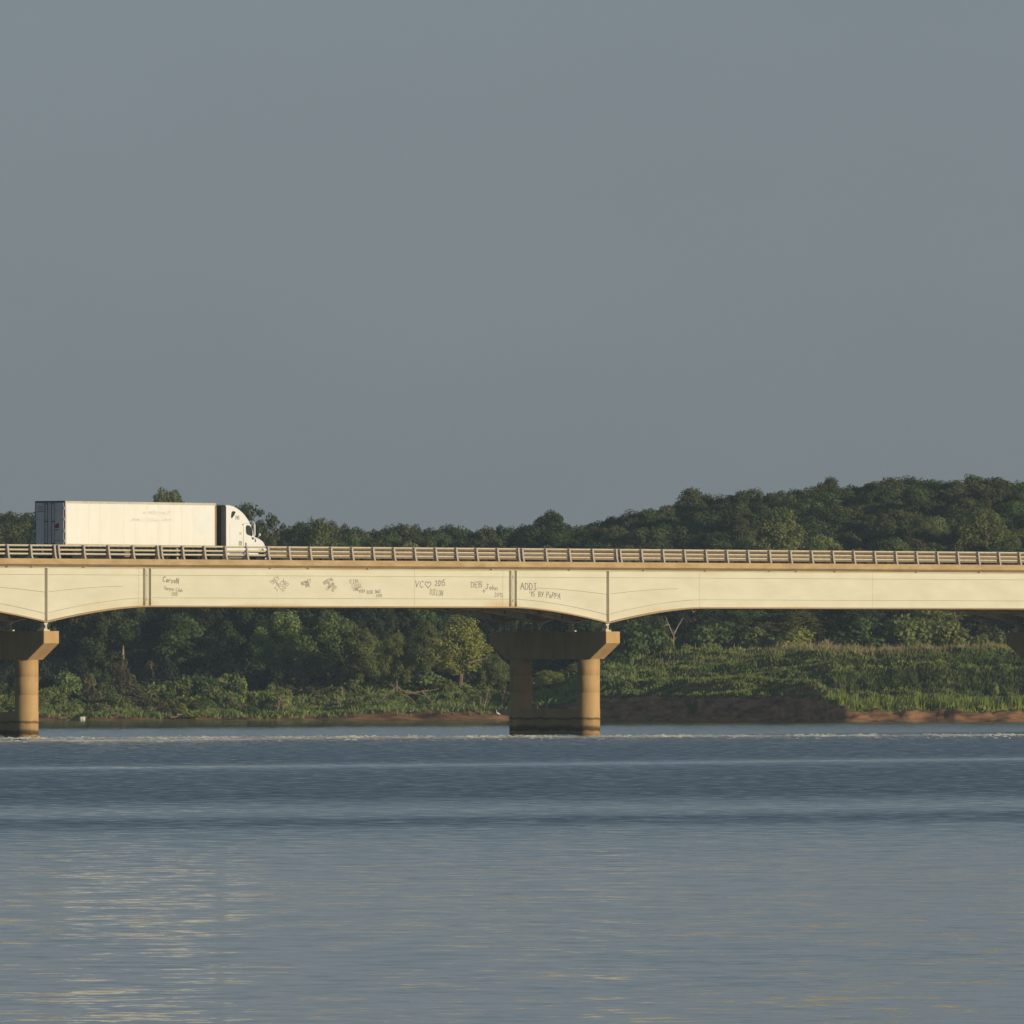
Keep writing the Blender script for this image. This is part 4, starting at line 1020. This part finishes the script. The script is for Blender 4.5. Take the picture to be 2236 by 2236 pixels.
for px, Y, h, w_ in ((1960,1424,1.0,.7),(2050,1425,.9,.9),(2172,1422,1.5,.6),(1515,1432,1.3,.8),(1420,1434,1.5,1.0),(1440,1450,1.4,1.2),(1370,1446,1.6,1.3),(1700,1450,1.0,.9)):
    shrub(at(px,Y), Y, h, w_, 'bush', {1960:"low round weed bush alone in the dark hollow behind the bright reeds",2050:"second weed bush along the dark hollow behind the bright reeds",2172:"tall thin weed bush behind the bright reeds, close to the last pier",1515:"weed bush on the shaded cove slope below the snag",1420:"weed bush on the cove's lip beside the middle pier",1440:"broad bush on the green slope above the cove",1370:"broad bush pressed against the lit column's right side",1700:"low weed bush in the middle of the meadow"}[px], None, "weed_bush")

# grass, reeds, weeds: nobody could count them
def blades(name, n, xr, yr, h, wd, m, dens=None, lean=.25, label=None, clump=0.0):
    rs = np.random.RandomState(abs(hash(name)) % 1000 if False else len(name)*7+n % 97)
    X = rs.uniform(*xr, n); Y = rs.uniform(*yr, n)
    keep = (Y > shore(X)+.35)
    if dens is not None: keep &= rs.uniform(0,1,n) < dens(X,Y)
    X, Y = X[keep], Y[keep]; n = len(X); Z = ground(X,Y)-.05
    hh = h*rs.uniform(.45,1.25,n)*(1+clump*np.sin(X*1.9+Y*.7)*np.sin(X*.83-Y*1.3)); a = rs.uniform(0,math.pi,n); ww = wd*rs.uniform(.6,1.4,n)
    lx, ly = rs.normal(size=n)*lean*hh, rs.normal(size=n)*lean*hh
    dx, dy = np.cos(a)*ww/2, np.sin(a)*ww/2
    V = np.stack([np.stack([X-dx,Y-dy,Z],1), np.stack([X+dx,Y+dy,Z],1), np.stack([X+lx+dx*.3,Y+ly+dy*.3,Z+hh],1), np.stack([X+lx*.55-dx*1.1,Y+ly*.55-dy*1.1,Z+hh*.62],1)],1).reshape(-1,3)
    o = link(name, np_mesh(name, V, np.arange(4*n).reshape(n,4), m))
    return tag(o, label, name.replace('_',' '), kind='stuff')
nz = lambda X,Y,a,b,c: .5+.5*np.sin(X*a+Y*b+c)*np.sin(X*b*1.7-Y*a*1.3+c*2)
blades("meadow_grass", 190000, (3,72), (1396,1500), .28, .10, M['grass'], lambda X,Y: np.where(ground(X,Y) > np.where(X<29,2.4,1.9), .35+.65*nz(X,Y,.35,.22,1), 0), label="rough green grass covering the sloping meadow and the cove's upper slope", clump=.4)
blades("dark_weeds", 42000, (30,72), (1404,1470), .65, .15, M['elm'], lambda X,Y: smooth(11,13,Y-shore(X))*(np.abs(((Y-shore(X))%27)-6.5)<5.5)*(.5+.5*nz(X,Y,.2,.3,0)), label="dark leafy weeds added as shade belts across the hollow behind the bright reeds", lean=.45, clump=.4)  # dark weed belts stand in for shade on the hollow's slopes
blades("reeds", 20000, (29,72), (1390,1406), 1.0, .09, M['reed'], lambda X,Y: smooth(4.0,5.5,Y-shore(X))*(1-smooth(9.0,11.5,Y-shore(X)))*smooth(29,32,X), .12, "bright sunlit green reeds on the headland above the orange mud", .3)
blades("short_grass", 9000, (28,72), (1388,1402), .35, .07, M['reed'], lambda X,Y: smooth(2.0,3.2,Y-shore(X))*(1-smooth(4.5,6,Y-shore(X))), .3, "short grass fringing the orange mud in front of the reeds")
blades("dry_grass", 20000, (12,75), (1474,1490), .62, .06, M['straw'], lambda X,Y: smooth(20,36,X)*.8+.05, .2, "band of tall tan dry grass along the top of the meadow", .2)
blades("undergrowth", 120000, (-60,12), (1453,1500), .48, .14, M['bush'], lambda X,Y: np.clip((Y-shore(X)-np.where(X<-20,.4,1.2))/np.where(X<-20,2.,5.),0,1)*(.35+.65*nz(X,Y,.5,.31,0)), .45, "tangled green weeds covering the bank under the bridge", .5)
blades("weeds", 16000, (-60,12), (1453,1475), .6, .08, M['dry'], lambda X,Y: np.clip((Y-shore(X)-1.0)/4,0,1)*(nz(X,Y,.41,.37,2)>.6), .5, "brown dried weed stalks among the green growth on the bank", .3)

# dead wood
def branches(name, px, Y, spec, m, label, cat, r=.07):
    X = at(px,Y); q = MB(); z0 = gz(X,Y)
    for (xa,za,xb,zb) in spec:
        p0, p1 = Vector((xa,RNG.uniform(-.2,.2),za)), Vector((xb,RNG.uniform(-.4,.4),zb)); mdl = p0.lerp(p1,.5)+Vector((RNG.uniform(-.12,.12),0,RNG.uniform(-.1,.1)))
        q.tube([p0,mdl,p1],[r,r*.75,r*.3],6)
        for k in range(3):
            a = p0.lerp(p1,RNG.uniform(.4,.95)); q.tube([a,a+Vector((RNG.uniform(-.4,.4),RNG.uniform(-.3,.3),RNG.uniform(.05,.45)))],[r*.4,r*.12],5)
    o = q.build(name, m); o.location = (X,Y,z0); return tag(o, label, cat)
branches("fallen_tree", 860, 1466, [(.3,2.3,2.4,.3),(.3,2.3,-1.9,.1),(.4,2.2,1.6,1.0),(.2,2.2,-.6,2.5),(.6,1.9,3.0,1.3),(1.2,1.6,4.4,2.0),(2.7,1.9,3.9,.7)], M['drift'], "fallen reddish-brown tree sprawled over the bank under the heart graffiti", "fallen tree", .075)
branches("dead_snag", 743, 1468, [(0,0,.05,1.4),(.03,.8,-.3,1.9),(.05,1.2,.25,2.6)], M['pale'], "thin bleached dead sapling standing upright on the bank under the KIM graffiti", "dead tree", .05)
branches("dead_snag", 1472, 1494, [(0,0,.0,2.6),(0,1.9,-.9,4.0),(.0,2.2,.9,3.8),(-.5,3.1,-.9,3.0)], M['pale'], "pale forked dead tree in front of the dark wood past the middle pier", "dead tree", .065)
branches("dead_brush", 1057, 1462, [(-.3,0,.0,1.3),(-.1,0,.45,2.3),(-.35,0,-.25,1.6),(0,0,.7,1.5),(-.2,0,.25,1.9)], M['pale'], "fan of bleached sticks standing on the bank close to the middle pier", "dead brush", .05)
branches("dead_brush", 1100, 1464, [(0,0,-.2,1.5),(.1,0,.3,1.3),(0,0,.05,1.8)], M['drift'], "smaller clump of dead sticks hard against the middle pier", "dead brush", .04)
branches("dead_branch", 1050, 1480, [(-1.2,3.5,.8,4.0),(.5,3.9,.9,4.35)], M['pale'], "bleached bare branch jutting from the trees near the middle pier", "branch", .05)
branches("driftwood_pile", 612, 1457, [(-.9,1.1,1.1,.8),(-.2,1.0,.0,2.0),(.1,1.6,1.2,1.7),(-.3,.2,-.1,1.6),(.2,.4,.25,1.5)], M['drift'], "pile of reddish driftwood with one pale log lying across it", "driftwood", .09)
branches("driftwood_log", 150, 1453.2, [(-.9,.9,.4,.15),(.4,.15,-.5,-.1),(-.9,.2,.5,.3)], M['drift'], "forked driftwood log at the waterline next to the white drum", "driftwood", .07)
branches("driftwood_log", 400, 1453.4, [(-1.2,.2,-.2,.35),(.4,.6,1.9,.15),(-.6,.5,.3,.4),(1.0,.3,2.2,.4)], M['drift'], "heap of brown driftwood along the water under the Carson graffiti", "driftwood", .09)
branches("driftwood_log", 255, 1453.2, [(-.7,.15,.6,.3),(-.5,.5,.5,.3)], M['drift'], "short brown driftwood log lying in the shallows, below the covered stump", "driftwood", .10)
branches("driftwood_branch", 890, 1455.5, [(-.9,.1,.2,.25),(.2,.25,.7,.5)], M['pale'], "thin bent driftwood branch on the mud strip under the fallen tree", "driftwood", .05)
# stump wrapped in vines
X, Y = at(268,1478), 1478; z0 = gz(X,Y)
r_ = empty("covered_stump", (X,Y,z0)); tag(r_, "broken tree stump wrapped in brown vines, rising to a point over the shrubs", "stump")
q = MB(); q.tube([(0,0,-.3),(.02,0,2),(0,.05,4.0),(.05,0,5.6)],[.4,.3,.2,.05],8); q.build("stump", M['pale'], r_)
rs = np.random.RandomState(5)
link("vine_cover", np_mesh("vine_cover", *leaves(rs, [((0,0,.9),(2.3,1.6,1.2)),((0,0,2.2),(1.25,1.0,1.2)),((0,0,3.3),(.7,.6,.9)),((-.75,0,3.6),(.3,.3,.35)),((.1,0,4.2),(.35,.3,.6))], 3400, .18), M['dry']), r_)



# white drum at the waterline
dz = gz(at(180,1452.2),1452.2)
r_ = empty("drum", (at(180,1452.4),1452.4,max(dz,0)+.16), .2); tag(r_, "pale white plastic drum lying at the water's edge", "drum")
M['wplastic'] = mat("white_plastic", (0.80,0.76,0.62), .5, var=.06)
q = MB(); prof = [(.10,-.26),(.19,-.255),(.215,-.23),(.22,-.12),(.228,-.10),(.22,-.08),(.22,.08),(.228,.10),(.22,.12),(.215,.23),(.19,.255),(.10,.26)]
q.lathe(prof, (0,0,0), 20, 'y'); o = q.build("drum_body", M['wplastic'], r_, True); o.rotation_euler = (0,0,rad(75))
q = MB(); q.lathe([(.045,0),(.045,-.04),(.03,-.05)], (.1,-.262,.08), 10, 'y'); o2 = q.build("bung_cap", M['gap'], r_); o2.rotation_euler = (0,0,rad(75))
# little egret
X, Y = at(1086,1452.6), 1452.6
r_ = empty("egret", (X,Y,max(gz(X,Y),0.0))); tag(r_, "small white egret standing on the mud beside the middle pier", "bird")
M['feather'] = mat("white_feathers", (0.84,0.83,0.78), .7, var=.04)
def skin_mesh(name, chain, m, parent):
    me = bpy.data.meshes.new(name); pts = [c[:3] for c in chain]
    b = MB(); b.tube(pts, [c[3] for c in chain], 10); return b.build(name, m, parent, True)
skin_mesh("body", [(.30,0,.24,.012),(.22,0,.27,.045),(.10,0,.31,.085),(.0,0,.36,.09),(-.06,0,.42,.055),(-.09,0,.49,.03),(-.06,0,.55,.025),(-.05,0,.60,.025),(-.085,0,.635,.034),(-.12,0,.635,.022),(-.145,0,.632,.010)], M['feather'], r_)
q = MB(); q.tube([(-.145,0,.632),(-.23,0,.62)],[.009,.002],6); q.build("beak", M['gap'], r_)
for s in (-1,1):
    q = MB(); q.tube([(.03,s*.03,.29),(.05,s*.03,.15),(.02,s*.03,0),(-.05,s*.03,-.01)],[.012,.008,.008,.004],6); q.build("leg", M['gap'], r_)

# a far-off bird over the hill
X = at(1832, 1300); q = MB(); z0 = to_z(773.5, 1300)
q.tube([(-.07,0,0),(-.03,0,.005),(.03,0,.005),(.06,0,.012),(.085,0,.008)],[.004,.018,.022,.014,.003],6)
for s_ in (-1,1): q.add([(-.02,s_*.015,.012),(.035,s_*.015,.012),(.02,s_*.10,.045),(-.005,s_*.16,.03),(-.02,s_*.10,.04)],[(0,1,2,3,4)])
o = q.build("flying_bird", M['gap']); o.location = (X,1300,z0); o.rotation_euler = (0,0,.5)
tag(o, "tiny dark bird flying alone high in the grey sky", "bird")

# ------------------------------------------------------------------ the air
HAZE = 0.000075
hz_ = MB(); hz_.box(-900, 900, -60, 1950, -6, 70)
hm = bpy.data.materials.new("haze"); hm.use_nodes = True
ht = hm.node_tree; ht.nodes.remove(ht.nodes["Principled BSDF"])
pv = ht.nodes.new("ShaderNodeVolumePrincipled"); pv.inputs['Color'].default_value = (0.62,0.80,1.0,1); pv.inputs['Density'].default_value = HAZE
ht.links.new(pv.outputs[0], ht.nodes["Material Output"].inputs['Volume'])
tag(hz_.build("haze", hm), "thin pale haze over the lake", "haze", kind='stuff')
